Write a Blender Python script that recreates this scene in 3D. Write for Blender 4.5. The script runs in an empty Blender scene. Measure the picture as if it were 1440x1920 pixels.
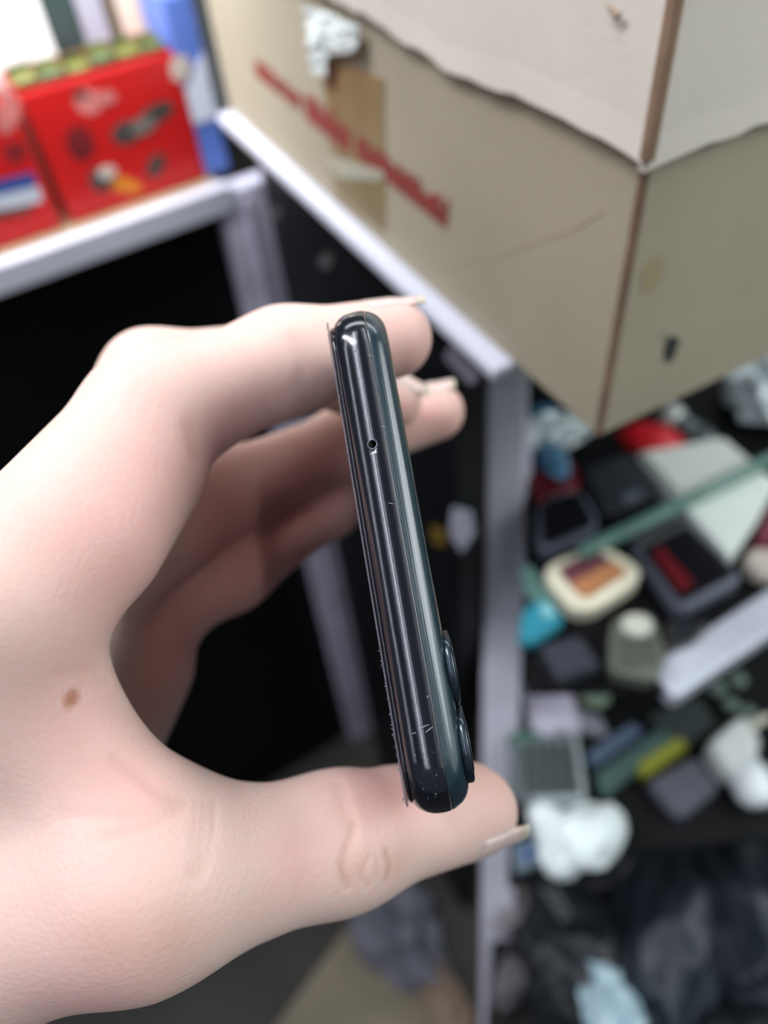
import bpy, bmesh, math, random
import numpy as np
from mathutils import Vector, Matrix, noise
random.seed(7)
S = bpy.context.scene
COL = S.collection

# ------------------------------------------------------------------ camera, world, lamps, exposure
F = 1440.0                                   # focal length in pixels of the 1440x1920 frame
EYE = Vector((0.0, 0.0, 1.02))               # the lens stands about a metre above the shop floor
UPC = Vector((-150, 1270, 1440)).normalized()          # world up, seen from the camera (pitched down 41 degrees)
XC = (Vector((1, 0, 0)) - UPC * UPC.x).normalized()
YC = UPC.cross(XC)
R = Matrix((XC, YC, UPC))                    # camera axes -> world axes
cam = bpy.data.cameras.new('camera')
cam.sensor_fit = 'VERTICAL'; cam.sensor_height = 36; cam.sensor_width = 27
cam.lens = 27.0; cam.clip_start = 0.01; cam.clip_end = 30
cam.dof.use_dof = True; cam.dof.focus_distance = 0.1045; cam.dof.aperture_fstop = 27.0 / 2.9
co = bpy.data.objects.new('camera', cam); COL.objects.link(co)
co.matrix_world = Matrix.Translation(EYE) @ R.to_4x4()
S.camera = co
w = bpy.data.worlds.new('shop_air'); S.world = w; w.use_nodes = True
w.node_tree.nodes['Background'].inputs[0].default_value = (0.80, 0.90, 1.0, 1)
w.node_tree.nodes['Background'].inputs[1].default_value = 0.14
S.view_settings.view_transform = 'Standard'; S.view_settings.look = 'None'
S.view_settings.exposure = 0.04; S.view_settings.gamma = 1; S.view_settings.use_curve_mapping = False

def tube_or_fill_lamp(x, y, z, sx, sy, power, col=(0.93, 0.97, 1.0), aim=None):
    l = bpy.data.lights.new('tube_or_fill_light', 'AREA'); l.shape = 'RECTANGLE'; l.size = sx; l.size_y = sy
    l.energy = power; l.color = col
    o = bpy.data.objects.new('tube_or_fill_light', l); COL.objects.link(o)
    o.location = EYE + Vector((x, y, z))
    if aim is not None:
        o.rotation_euler = (Vector(aim) - Vector((x, y, z))).to_track_quat('-Z', 'Y').to_euler()
    return o
def hall_tube(theta, z, wdt, ln, power, col=(.92, .95, 1.0)):
    """bare ceiling tube parallel to the top edge of the phone; theta: degrees round from straight overhead-behind"""
    U = R @ Vector((-.1725, .9646, -.2)).normalized(); W = R @ Vector((-.06, .19, 1)).normalized(); X = U.cross(W).normalized(); W = X.cross(U)
    d = W * math.cos(math.radians(theta)) + X * math.sin(math.radians(theta)); pos = d * (z / d.z)
    t = d.cross(U).cross(Vector((0, 0, 1))).normalized()
    o = tube_or_fill_lamp(0, 0, 0, wdt, ln, power, col); o.location = EYE + pos
    y = t; zx_ = (pos - y * pos.dot(y)).normalized(); x = y.cross(zx_)
    o.matrix_world = Matrix.Translation(o.location) @ Matrix((x, y, zx_)).transposed().to_4x4()
    print('tube', theta, [round(v, 2) for v in pos])
hall_tube(-19, 1.2, .05, 3.0, 18, (.84, .86, 1.0))
hall_tube(-58, .9, .03, 3.0, 9, (.84, .86, 1.0))
hall_tube(24, 1.1, .026, 3.0, 6.5)
tube_or_fill_lamp(0.10, 1.5, 1.15, 2.6, 0.25, 11.5, aim=(0, .3, -.3))     # row of tubes across the hall ahead
tube_or_fill_lamp(2.2, -.3, .55, 1.9, 1.8, 12, col=(.80, .97, .95), aim=(0, .1, -.1))   # broad teal-white fill added on the right for the band on the phone back
tube_or_fill_lamp(-.42, .30, .42, 0.6, 0.05, 5.0, aim=(-.27, .5, -.15))        # added fill, out of view, brightening the left shelf and red boxes
tube_or_fill_lamp(-.203, .375, .02, .45, .02, 1.6, aim=(-.218, .476, -.10))     # added close fill to brighten the tall cartons behind the red packages

tube_or_fill_lamp(.66, .15, .24, 0.5, .34, 3.0, aim=(.2, .3, -.4))      # added fill that lifts the goods in the display case
# ------------------------------------------------------------------ measuring helpers (metres, world axes)
def P(px, py, d):                            # point seen at a pixel, d metres deep
    return EYE + R @ Vector(((px - 720) / F * d, (960 - py) / F * d, -d))
def G(px, py, z):                            # point seen at a pixel on the level z below the eye
    r = R @ Vector(((px - 720) / F, (960 - py) / F, -1))
    return EYE + r * (z / r.z)
def proj(p):
    q = R.transposed() @ (Vector(p) - EYE)
    return 720 + F * q.x / -q.z, 960 - F * q.y / -q.z, -q.z
def rise(p, py):                             # height above p at which its plumb line meets picture row py
    lo, hi = -0.6, 0.6
    for _ in range(40):
        m = (lo + hi) / 2
        if proj(p + Vector((0, 0, m)))[1] > py: lo = m
        else: hi = m
    return lo
V3 = Vector
ZUP = Vector((0, 0, 1))

# ------------------------------------------------------------------ materials
def mat(name, col, rough=0.5, metal=0.0, spec=0.5, var=0.0, vscale=40, bump=0.0, bscale=300, sss=0.0, sssr=(1, .3, .2), sscale=.004,
        coat=0.0, trans=0.0, alpha=1.0, emit=0.0, stretch=None, rvar=0.0):
    m = bpy.data.materials.new(name); m.use_nodes = True
    nt = m.node_tree; b = nt.nodes['Principled BSDF']; I = b.inputs
    I['Base Color'].default_value = (*col, 1); I['Roughness'].default_value = rough; I['Metallic'].default_value = metal
    I['Specular IOR Level'].default_value = spec
    if coat: I['Coat Weight'].default_value = coat; I['Coat Roughness'].default_value = .08
    if trans: I['Transmission Weight'].default_value = trans
    if alpha < 1: I['Alpha'].default_value = alpha
    if sss: I['Subsurface Weight'].default_value = sss; I['Subsurface Radius'].default_value = sssr; I['Subsurface Scale'].default_value = sscale
    if emit: I['Emission Color'].default_value = (*col, 1); I['Emission Strength'].default_value = emit
    tc = nt.nodes.new('ShaderNodeTexCoord'); mp = nt.nodes.new('ShaderNodeMapping')
    nt.links.new(tc.outputs['Object'], mp.inputs[0])
    if stretch: mp.inputs['Scale'].default_value = stretch
    if var or rvar:
        n = nt.nodes.new('ShaderNodeTexNoise'); n.inputs['Scale'].default_value = vscale; n.inputs['Detail'].default_value = 5
        nt.links.new(mp.outputs[0], n.inputs['Vector'])
    if var:
        r = nt.nodes.new('ShaderNodeMapRange'); r.inputs[1].default_value = .3; r.inputs[2].default_value = .7
        r.inputs[3].default_value = 1 - var; r.inputs[4].default_value = 1 + var * .5
        nt.links.new(n.outputs[0], r.inputs[0])
        mx = nt.nodes.new('ShaderNodeVectorMath'); mx.operation = 'SCALE'; mx.inputs[0].default_value = col
        nt.links.new(r.outputs[0], mx.inputs['Scale']); nt.links.new(mx.outputs[0], I['Base Color'])
    if rvar:
        r2 = nt.nodes.new('ShaderNodeMapRange'); r2.inputs[1].default_value = .3; r2.inputs[2].default_value = .7
        r2.inputs[3].default_value = max(.02, rough - rvar); r2.inputs[4].default_value = rough + rvar
        nt.links.new(n.outputs[0], r2.inputs[0]); nt.links.new(r2.outputs[0], I['Roughness'])
    if bump:
        nb = nt.nodes.new('ShaderNodeTexNoise'); nb.inputs['Scale'].default_value = bscale; nb.inputs['Detail'].default_value = 4
        bp = nt.nodes.new('ShaderNodeBump'); bp.inputs['Strength'].default_value = bump; bp.inputs['Distance'].default_value = .0005
        nt.links.new(mp.outputs[0], nb.inputs['Vector']); nt.links.new(nb.outputs[0], bp.inputs['Height'])
        nt.links.new(bp.outputs[0], I['Normal'])
    return m
def srgb(r, g, b):
    return tuple((c / 255 / 12.92) if c / 255 <= .04045 else ((c / 255 + .055) / 1.055) ** 2.4 for c in (r, g, b))

# ------------------------------------------------------------------ object helpers
ORG = {}
def tag(o, label=None, cat=None, group=None, kind=None):
    if label: o['label'] = label
    if cat: o['category'] = cat
    if group: o['group'] = group
    if kind: o['kind'] = kind
    return o
def thing(name, loc, label, cat, group=None, kind=None):
    o = bpy.data.objects.new(name, None); COL.objects.link(o); o.location = loc; o.empty_display_size = .02
    ORG[o.name] = Vector(loc); return tag(o, label, cat, group, kind)
def mk(name, verts, faces, m, parent=None, smooth=False):
    vs = [Vector(v) for v in verts]
    if parent is None:
        org = Vector((sum(v.x for v in vs) / len(vs), sum(v.y for v in vs) / len(vs), min(v.z for v in vs)))
    else: org = ORG[parent.name]
    me = bpy.data.meshes.new(name); me.from_pydata([v - org for v in vs], [], faces)
    me.materials.append(m)
    bm = bmesh.new(); bm.from_mesh(me); bmesh.ops.recalc_face_normals(bm, faces=bm.faces); bm.to_mesh(me); bm.free()
    if smooth:
        for p in me.polygons: p.use_smooth = True
    o = bpy.data.objects.new(name, me); COL.objects.link(o)
    if parent: o.parent = parent
    else: o.location = org
    ORG[o.name] = org
    return o
def round_poly(pts, r, n=4):
    out = []; N = len(pts)
    for i in range(N):
        p, a, b = pts[i], pts[i - 1], pts[(i + 1) % N]
        da, db = (a - p), (b - p); la, lb = da.length, db.length
        q = min(r, la * .48, lb * .48); s, e = p + da * (q / la), p + db * (q / lb)
        for k in range(n + 1):
            t = k / n; out.append(s * (1 - t) ** 2 + p * 2 * t * (1 - t) + e * t * t)
    return out
def loft(rings):
    n = len(rings[0]); vs = [v for r in rings for v in r]; fs = []
    for k in range(len(rings) - 1):
        for i in range(n):
            j = (i + 1) % n; fs.append((k * n + i, k * n + j, (k + 1) * n + j, (k + 1) * n + i))
    fs.append(tuple(range(n))[::-1]); fs.append(tuple((len(rings) - 1) * n + i for i in range(n)))
    return vs, fs
def slab_geo(pts, h, r=0.0, bev=0.0008, up=ZUP):
    """solid plate: outline pts (world), rounded corners r, height h along up, softened rims"""
    base = round_poly(pts, r) if r else [Vector(p) for p in pts]
    c = sum(base, Vector()) / len(base)
    def ins(k, z): return [v + (c - v).normalized() * k + up * z for v in base]
    bev = min(bev, h * .3)
    return loft([ins(bev, 0), ins(0, bev), ins(0, h - bev), ins(bev, h)])
def slab(name, pts, h, m, parent=None, r=0.0, bev=0.0008, up=ZUP, smooth=False):
    return mk(name, *slab_geo(pts, h, r, bev, up), m, parent, smooth)
def gp(pxs, z): return [G(x, y, z) for x, y in pxs]
def inset(pts, k):
    c = sum(pts, Vector()) / len(pts); return [c + (p - c) * k for p in pts]
def tube(path, r, n=10, closed=False):
    vs = []; fs = []; N = len(path)
    for i, p in enumerate(path):
        t = (path[min(i + 1, N - 1)] - path[max(i - 1, 0)]).normalized()
        a = t.cross(ZUP if abs(t.z) < .9 else Vector((1, 0, 0))).normalized(); b = t.cross(a)
        rr = r[i] if isinstance(r, (list, tuple)) else r
        for k in range(n):
            q = 2 * math.pi * k / n; vs.append(p + (a * math.cos(q) + b * math.sin(q)) * rr)
    for i in range(N - 1):
        for k in range(n):
            j = (k + 1) % n; fs.append((i * n + k, i * n + j, (i + 1) * n + j, (i + 1) * n + k))
    fs.append(tuple(range(n))[::-1]); fs.append(tuple((N - 1) * n + k for k in range(n)))
    return vs, fs
def join(*geos):
    vs = []; fs = []
    for v, f in geos:
        o = len(vs); vs += list(v); fs += [tuple(i + o for i in q) for q in f]
    return vs, fs
def blob(c, size, amp, seed, sub=4, ridge=False, freq=1.0, rot=0.0, flat=None):
    bm = bmesh.new(); bmesh.ops.create_icosphere(bm, subdivisions=sub, radius=1)
    vs = []; off = Vector((seed * 3.1, seed * 1.7, seed * .9)); cr, sr = math.cos(rot), math.sin(rot)
    for v in bm.verts:
        p = v.co.copy(); k = noise.fractal(p * freq * 1.6 + off, .9, 2.1, 4)
        if ridge: k = 1.2 - abs(noise.noise(p * freq * 1.5 + off)) * 3.2 + .25 * noise.noise(p * freq * 5 + off)
        p = p * (1 + amp * k); p = Vector((p.x * size[0], p.y * size[1], p.z * size[2]))
        p = Vector((p.x * cr - p.y * sr, p.x * sr + p.y * cr, p.z)) + c
        if flat is not None: p.z = max(p.z, flat)
        vs.append(p)
    bm.verts.index_update(); fs = [tuple(v.index for v in f.verts) for f in bm.faces]; bm.free()
    return vs, fs

# ------------------------------------------------------------------ the setting
FLOOR = -1.0
M_floor = mat('floor_concrete', srgb(50, 47, 42), .75, var=.35, vscale=14, bump=.3, bscale=60)
fv = [EYE + Vector((x, y, FLOOR)) for x, y in ((-3.2, -2.6), (3.2, -2.6), (3.2, 2.6), (-3.2, 2.6))]
fl = slab('floor', [v - ZUP * .05 for v in fv], .05, M_floor); tag(fl, kind='structure')
M_black = mat('black_laminate', (.004, .0045, .005), .55, var=.3, vscale=20, spec=.15)
M_blackw = mat('black_board', (.006, .0065, .008), .45, var=.4, vscale=25, spec=.25)
M_alu = mat('aluminium_profile', srgb(212, 208, 226), .45, var=.22, vscale=30, bump=.15, bscale=200)
M_white = mat('white_edge', srgb(205, 206, 218), .4, var=.05, vscale=30)
M_glassrim = mat('green_glass_edge', srgb(100, 140, 128), .15, var=.2, vscale=40)

M_wall = mat('shop_wall_paint', (.30, .31, .32), .8, var=.1, vscale=4)
for n_, a_, b_ in (('wall_back', (-3.2, 2.6), (3.2, 2.65)), ('wall_left', (-3.25, -2.6), (-3.2, 2.6))):
    tag(slab(n_, [EYE + Vector((x, y, FLOOR)) for x, y in ((a_[0], a_[1]), (b_[0], a_[1]), (b_[0], b_[1]), (a_[0], b_[1]))], 2.5, M_wall), kind='structure')
tag(slab('ceiling', [v + ZUP * 2.5 for v in fv], .05, mat('ceiling_paint', (.12, .12, .13), .8)), kind='structure')

# ---- left counter: white-rimmed shelf on a black front, aluminium corner post
ZL = -0.215
LO = G(415, 346, ZL); L1 = (G(0, 492, ZL) - LO); L1.z = 0; L1.normalize()      # along the rim to the left
L2 = Vector((-L1.y, L1.x, 0)); L2 = L2 if L2.y > 0 else -L2                       # away from the viewer
def LP(a, b, z=0): return LO + L1 * a + L2 * b + ZUP * z
left = thing('shop_counter', LP(.2, .2, FLOOR - ZL), 'black counter with a white shelf rim, under the red packages', 'counter')
slab('shelf_top', [LP(0.0, .004, -.012), LP(.55, .004, -.012), LP(.55, .30, -.012), LP(0.0, .30, -.012)], .012, mat('shelf_wood', srgb(160, 142, 112), .6, var=.2), left)
slab('shelf_rim', [LP(-.004, -.006, -.015), LP(.55, -.006, -.015), LP(.55, .004, -.015), LP(-.004, .004, -.015)], .0155, M_white, left, bev=.0015)
H = -(FLOOR - ZL) - .016
slab('front_panel', [LP(.0, .012, -.016 - H), LP(.55, .012, -.016 - H), LP(.55, .03, -.016 - H), LP(.0, .03, -.016 - H)], H, M_black, left)
slab('side_panel', [LP(0, .03, -.016 - H), LP(.012, .03, -.016 - H), LP(.012, .30, -.016 - H), LP(0, .30, -.016 - H)], H, M_black, left)
slab('corner_post', [LP(-.034, -.004, -.016 - H), LP(.004, -.004, -.016 - H), LP(.004, .011, -.016 - H), LP(-.034, .011, -.016 - H)], H + .012, M_alu, left, bev=.002)
slab('post_ridge', [LP(-.014, -.0062, -.016 - H), LP(-.010, -.0062, -.016 - H), LP(-.010, -.0035, -.016 - H), LP(-.014, -.0035, -.016 - H)], H + .005, M_alu, left, bev=.0006)

# ---- counter under the cardboard box
ZB = -0.165
BC = G(1120, 822, ZB)                                         # near bottom corner of the box
BA = G(430, 205, ZB) - BC; LEN_A = BA.length; BA.normalize()  # left face runs this way
BB = Vector((-BA.y, BA.x, 0)); BB = BB if BB.x > 0 else -BB   # right face
def BP(a, b, z=0): return BC + BA * a + BB * b + ZUP * z
c0 = G(905, 704, ZB) - BC
ca, cb = c0.dot(BA), -.0075                               # shelf corner in the box's own axes
mid = thing('glass_counter', BP(.3, .1, FLOOR - ZB), 'dark counter with a pale edged shelf carrying the cardboard box', 'counter')
slab('shelf_top', [BP(ca, cb, -.0055), BP(LEN_A + .0, cb, -.0055), BP(LEN_A + .0, .25, -.0055), BP(ca, .25, -.0055)], .005, M_white, mid, bev=.001)
H2 = -(FLOOR - ZB) - .006
slab('front_panel', [BP(ca + .042, cb + .012, -.006 - H2), BP(LEN_A - .02, cb + .012, -.006 - H2), BP(LEN_A - .02, cb + .025, -.006 - H2), BP(ca + .042, cb + .025, -.006 - H2)], H2, M_blackw, mid)
slab('side_panel', [BP(LEN_A - .03, cb + .026, -.006 - H2), BP(LEN_A - .02, cb + .026, -.006 - H2), BP(LEN_A - .02, .24, -.006 - H2), BP(LEN_A - .03, .24, -.006 - H2)], H2, M_black, mid)

# ---- the cardboard box with its lid
def cardboard(name, c, dark):
    m = mat(name, c, .8, var=.10, vscale=14, bump=.25, bscale=500)
    return m
M_card = cardboard('cardboard_body', srgb(170, 159, 137), 0)
M_lid = cardboard('cardboard_lid', srgb(222, 213, 199), 0)
M_fold = mat('worn_fold', srgb(120, 92, 72), .9, var=.3, vscale=120)
M_tape = mat('brown_tape', srgb(138, 120, 82), .35, var=.12, vscale=60)
M_clear = mat('clear_tape', srgb(228, 235, 232), .15, var=.1, vscale=300, bump=.9, bscale=250, coat=.5)
M_red_ink = mat('red_ink', srgb(150, 66, 56), .7, var=.25, vscale=200)
M_ink = mat('black_ink', srgb(52, 54, 52), .7, var=.3, vscale=300)
lid_c = BP(0, 0, 0); HB = rise(lid_c, 305)                    # height of the lid's lower rim
print('cornerlp', [(round((q - LO).dot(L1), 3), round((q - LO).dot(L2), 3)) for q in (BP(LEN_A, cb), BP(LEN_A - .02, cb), BP(LEN_A, .25), BP(ca, cb))], 'ca', ca, cb)
print('box rim height', HB, 'len', LEN_A, 'corner depth', proj(BC), proj(BP(0, 0, HB)))
WB = .20
WB = .20
box = thing('cardboard_box', BP(LEN_A / 2, WB / 2, 0), 'worn beige cardboard box with red print, filling the upper part of the view', 'box')
slab('box_body', [BP(0, 0), BP(LEN_A, 0), BP(LEN_A, WB), BP(0, WB)], HB + .045, M_card, box, r=.002, bev=.0012)
# worn brown fold along the near vertical edge
slab('worn_corner', [BP(.0012, -.00035, .001), BP(-.0004, -.0004, .001), BP(-.00035, .0014, .001), BP(.0016, .0016, .001)], HB + .02, M_fold, box, bev=.0003)
def rim_profile(L, seed, amp):
    pts = []; n = 46
    for i in range(n + 1):
        s = L * i / n
        k = noise.noise(Vector((s * 90, seed, 0))) * amp + noise.noise(Vector((s * 320, seed, 3))) * amp * .5
        pts.append((s, k))
    return pts
def lid_wall(org, d1, nrm, L, lift, name, sag):
    """one side of the lid, 2.2 mm board with a torn lower rim, hanging outside the body"""
    vs = []; fs = []; pr = rim_profile(L, sag * 7.3, .0016); n = len(pr); top = HB + .062
    for s, k in pr:
        z0 = HB + k + lift(s)
        for z, o in ((z0, .0026), (z0 + .0008, .0034), (z0 + .008, .0030), (top, .0026), (top, .0004), (z0, .0004)):
            vs.append(org + d1 * s + nrm * o + ZUP * z)
    for i in range(n - 1):
        for k in range(6):
            j = (k + 1) % 6; fs.append((i * 6 + k, i * 6 + j, (i + 1) * 6 + j, (i + 1) * 6 + k))
    fs.append(tuple(range(6))); fs.append(tuple((n - 1) * 6 + k for k in range(6))[::-1])
    return mk(name, vs, fs, M_lid, box)
EXT = .0026
def lid_lift(s): return .0000 + (.004 * max(0, (s - LEN_A * .5)) / LEN_A) + .0012 * math.sin(s * 55)
lw1 = lid_wall(BP(-EXT, 0, 0), BA, -BB, LEN_A * 1.02, lid_lift, 'lid_side', 1)
lw2 = lid_wall(BP(0, -EXT, 0), BB, -BA, WB * 1.02, lambda s: -.0004 + .0008 * math.sin(s * 70), 'lid_side', 2)
slab('lid_top', [BP(-EXT, -EXT, HB + .062), BP(LEN_A * 1.02, -EXT, HB + .062), BP(LEN_A * 1.02, WB * 1.02, HB + .062), BP(-EXT, WB * 1.02, HB + .062)], .002, M_lid, box)
slab('lid_fold', [BP(-.0037, -.0037, HB + .002), BP(-.0024, -.0039, HB + .002), BP(-.0012, -.0036, HB + .002), BP(-.0036, -.0012, HB + .002), BP(-.0039, -.0024, HB + .002)], .06, mat('worn_lid_fold', srgb(142, 114, 92), .9, var=.25, vscale=120), box, bev=.0003)
def on_left(px, py):   # ray through a pixel met by the left face of the box
    d = (G(px, py, -.2) - EYE); t = (BC - EYE).dot(BB) / d.dot(BB); return EYE + d * t
def on_right(px, py):
    d = (G(px, py, -.2) - EYE); t = (BC - EYE).dot(BA) / d.dot(BA); return EYE + d * t
def flat(name, pts, off, th, m, nrm, parent=box, r=0):
    return slab(name, [p + nrm * off for p in pts], th, m, parent, r=r, bev=.00005, up=nrm)
nL, nR = -BB, -BA
flat('brown_tape', [on_left(x, y) for x, y in ((600, 95), (722, 150), (723, 438), (631, 374))], .00005, .00025, M_tape, nL)
flat('clear_tape_scrap', [on_left(x, y) for x, y in ((612, 290), (722, 320), (722, 338), (640, 335))], .0004, .0002, mat('tape_film', srgb(176, 172, 152), .3), nL, r=.001)
flat('ink_smear', [on_right(x, y) for x, y in ((1252, 628), (1276, 634), (1262, 675), (1246, 682), (1243, 655))], .00004, .00012, M_ink, nR, r=.002)
flat('ink_spot', [on_right(x, y) for x, y in ((1236, 624), (1250, 632), (1240, 636))], .00004, .0001, mat('faint_ink', srgb(130, 124, 106), .8), nR, r=.001)
flat('stain', [on_right(x, y) for x, y in ((1200, 500), (1248, 470), (1240, 530), (1205, 560))], .00004, .00006, mat('damp_stain', srgb(160, 148, 112), .8), nR, r=.006)
# blurred red lettering that runs along the face: slanted strokes, too soft to read
t0, t1 = on_left(478, 122), on_left(838, 402)
tdir = (t1 - t0); TL = tdir.length; tdir.normalize(); tup = nL.cross(tdir).normalized(); tup = tup if tup.z > 0 else -tup
geos = []; s = 0.0; k = 0
rr = random.Random(4)
while s < TL:
    f = s / TL; bold = .33 < f < .56; hgt = .012 if bold else (.0088 if f < .33 else .0098); wd = .0030 if bold else .0022
    if rr.random() < .97 and not (.30 < f < .325 or .57 < f < .60):
        b0 = t0 + tdir * s - tup * (hgt * .5); sl = .0012 + .0006 * rr.random(); hh = hgt * (.7 + .4 * rr.random())
        geos.append(slab_geo([b0 + nL * .00045, b0 + tdir * wd + nL * .00045, b0 + tdir * (wd + sl) + tup * hh + nL * .00045, b0 + tdir * sl + tup * hh + nL * .00045], .0001, bev=.00002, up=nL))
        if rr.random() < .75:
            b1 = b0 + tup * (hh * rr.choice((.1, .45, .8)))
            geos.append(slab_geo([b1 + nL * .00046, b1 + tdir * .0026 + nL * .00046, b1 + tdir * .0026 + tup * .0008 + nL * .00046, b1 + tup * .0008 + nL * .00046], .0001, bev=.00002, up=nL))
    s += .0024 if bold else .0026
tag(mk('red_lettering', *join(*geos), M_red_ink, box), 'soft red slanted lettering', kind='stuff')
# crinkled clear tape hanging off the lid
def crinkle(name, pts4, nrm, m, parent, amp=.002, n=14, seed=1, th=.0003):
    vs = []; fs = []
    for side in (0, 1):
        for i in range(n):
            for j in range(n):
                u, v = i / (n - 1), j / (n - 1)
                p = pts4[0] * (1 - u) * (1 - v) + pts4[1] * u * (1 - v) + pts4[2] * u * v + pts4[3] * (1 - u) * v
                k = abs(noise.noise(Vector((u * 5, v * 5, seed)))) * 2 + .5 * noise.noise(Vector((u * 13, v * 13, seed)))
                vs.append(p + nrm * (amp * k + side * th))
    for side in (0, 1):
        o = side * n * n
        for i in range(n - 1):
            for j in range(n - 1):
                q = (o + i * n + j, o + (i + 1) * n + j, o + (i + 1) * n + j + 1, o + i * n + j + 1); fs.append(q if side else q[::-1])
    ring = [i * n for i in range(n)] + [(n - 1) * n + j for j in range(1, n)] + [i * n + n - 1 for i in range(n - 2, -1, -1)] + [j for j in range(n - 2, 0, -1)]
    for a, b in zip(ring, ring[1:] + ring[:1]): fs.append((a, b, b + n * n, a + n * n))
    return mk(name, vs, fs, m, parent)
crinkle('torn_clear_tape', [on_left(x, y) for x, y in ((588, 5), (690, 40), (688, 90), (598, 105))], nL, M_clear, box, amp=.0022, seed=3).location += nL * .003
crinkle('torn_clear_tape', [on_left(x, y) for x, y in ((590, 40), (632, 50), (628, 140), (602, 128))], nL, M_clear, box, amp=.0014, seed=8).location += nL * .0032
# crease running over the left face
cr = [on_left(x, y) for x, y in ((770, 500), (860, 490), (930, 478), (1000, 455), (1080, 428), (1135, 395))]
mk('crease_line', *tube(cr, .00025, 6), mat('crease_paper', srgb(176, 162, 136), .9), box)
crl = [on_left(x, y) + nL * .0042 for x, y in ((1166, 0), (1178, 10), (1188, 22), (1196, 14))]
mk('scuff', *tube(crl, [.0002, .0006, .0006, .0002], 6), mat('scuffed_board', srgb(165, 140, 120), .9), box)

# ---- goods on the left shelf
M_redbox = mat('red_card', srgb(196, 26, 26), .38, var=.08, vscale=30)
M_redside = mat('dark_red_card', srgb(110, 20, 22), .5)
M_pic_dark = mat('printed_grey', srgb(70, 66, 62), .5, var=.3, vscale=150)
M_pic_maroon = mat('printed_maroon', srgb(120, 26, 30), .5, var=.3, vscale=150)
M_pic_cream = mat('printed_cream', srgb(205, 190, 180), .5, var=.2, vscale=150)
M_pic_blue = mat('printed_blue', srgb(40, 70, 140), .5)
M_pic_white = mat('printed_white', srgb(190, 196, 205), .5)
M_pic_yellow = mat('printed_yellow', srgb(215, 130, 30), .5)
M_pic_pink = mat('printed_pink', srgb(205, 120, 115), .5, var=.3, vscale=150)
bf = .014                                                            # the packages stand this far behind the rim
def on_pack(px, py):
    d = G(px, py, -.2) - EYE; q = LP(0, bf); t = (q - EYE).dot(L2) / d.dot(L2); return EYE + d * t
def aof(px, py): return (on_pack(px, py) - LO).dot(L1)
a_r, a_m, a_l = aof(384, 325), aof(128, 400), aof(112, 408)
hp = (on_pack(380, 82) - LO).z
print('LPs', [tuple(round(v,3) for v in (LP(a, b, z) - EYE)) for a, b, z in ((.12, -.03, .24), (.08, .06, .12))])
print('pack height', hp, 'a', a_r, a_m, a_l)
def package(a0, a1, label):
    t = thing('product_box', LP((a0 + a1) / 2, bf + .02, .0005), label, 'box', 'red packages on the left shelf')
    slab('carton', [LP(a0, bf, .0005), LP(a1, bf, .0005), LP(a1, bf + .045, .0005), LP(a0, bf + .045, .0005)], hp, M_redbox, t, bev=.0012)
    slab('carton_flap', [LP(a0 + .001, bf + .002, hp + .0005), LP(a1 - .001, bf + .002, hp + .0005), LP(a1 - .001, bf + .043, hp + .0005), LP(a0 + .001, bf + .043, hp + .0005)], .0008, M_redside, t, bev=.0002)
    return t
nP = -L2
pk1 = package(a_r, a_m, 'red product box with printed grey gadget pictures, nearest the box corner')
pk2 = package(a_l, a_l + .12, 'red product box cut by the picture edge, with a blue and white print')
def ell(cx, cy, rx, ry, rot, n=18):
    return [(cx + rx * math.cos(t) * math.cos(rot) - ry * math.sin(t) * math.sin(rot), cy + rx * math.cos(t) * math.sin(rot) + ry * math.sin(t) * math.cos(rot)) for t in [2 * math.pi * i / n for i in range(n)]]
for (cx, cy, rx, ry, rot, m, pk, off) in (
        (238, 248, 30, 22, -.4, M_pic_dark, pk1, 0), (292, 212, 36, 17, -.5, M_pic_dark, pk1, .0003), (150, 268, 26, 34, -.3, M_pic_maroon, pk1, 0),
        (292, 310, 15, 25, .5, M_pic_dark, pk1, 0), (228, 345, 40, 14, .25, M_pic_yellow, pk1, 0), (190, 335, 24, 22, -.4, M_pic_dark, pk1, .0003), (200, 322, 18, 12, -.3, M_pic_cream, pk1, .0006),
        (165, 190, 28, 24, .5, M_pic_pink, pk1, 0), (200, 182, 18, 14, 0, M_pic_pink, pk1, .0003), (150, 176, 14, 8, 0, M_pic_dark, pk1, .0005), (338, 128, 20, 26, 0, M_pic_cream, pk1, 0), (268, 235, 26, 16, -.5, mat('printed_steel', srgb(115, 108, 102), .4), pk1, .0006),
        (14, 212, 22, 40, .2, M_pic_pink, pk2, 0), (28, 285, 22, 20, 0, M_pic_maroon, pk2, 0)):
    flat('printed_picture', [on_pack(x, y) for x, y in ell(cx, cy, rx, ry, rot)], .0001 + off, .0002, m, nP, pk)
flat('printed_band', [on_pack(x, y) for x, y in ((-30, 345), (62, 322), (70, 350), (-30, 372))], .0001, .0002, M_pic_blue, nP, pk2)
flat('printed_band', [on_pack(x, y) for x, y in ((-30, 372), (72, 348), (80, 378), (-30, 400))], .0001, .0002, M_pic_white, nP, pk2)
flat('printed_band', [on_pack(x, y) for x, y in ((-30, 402), (60, 386), (60, 396), (-30, 415))], .0001, .0002, M_pic_dark, nP, pk2)
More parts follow.
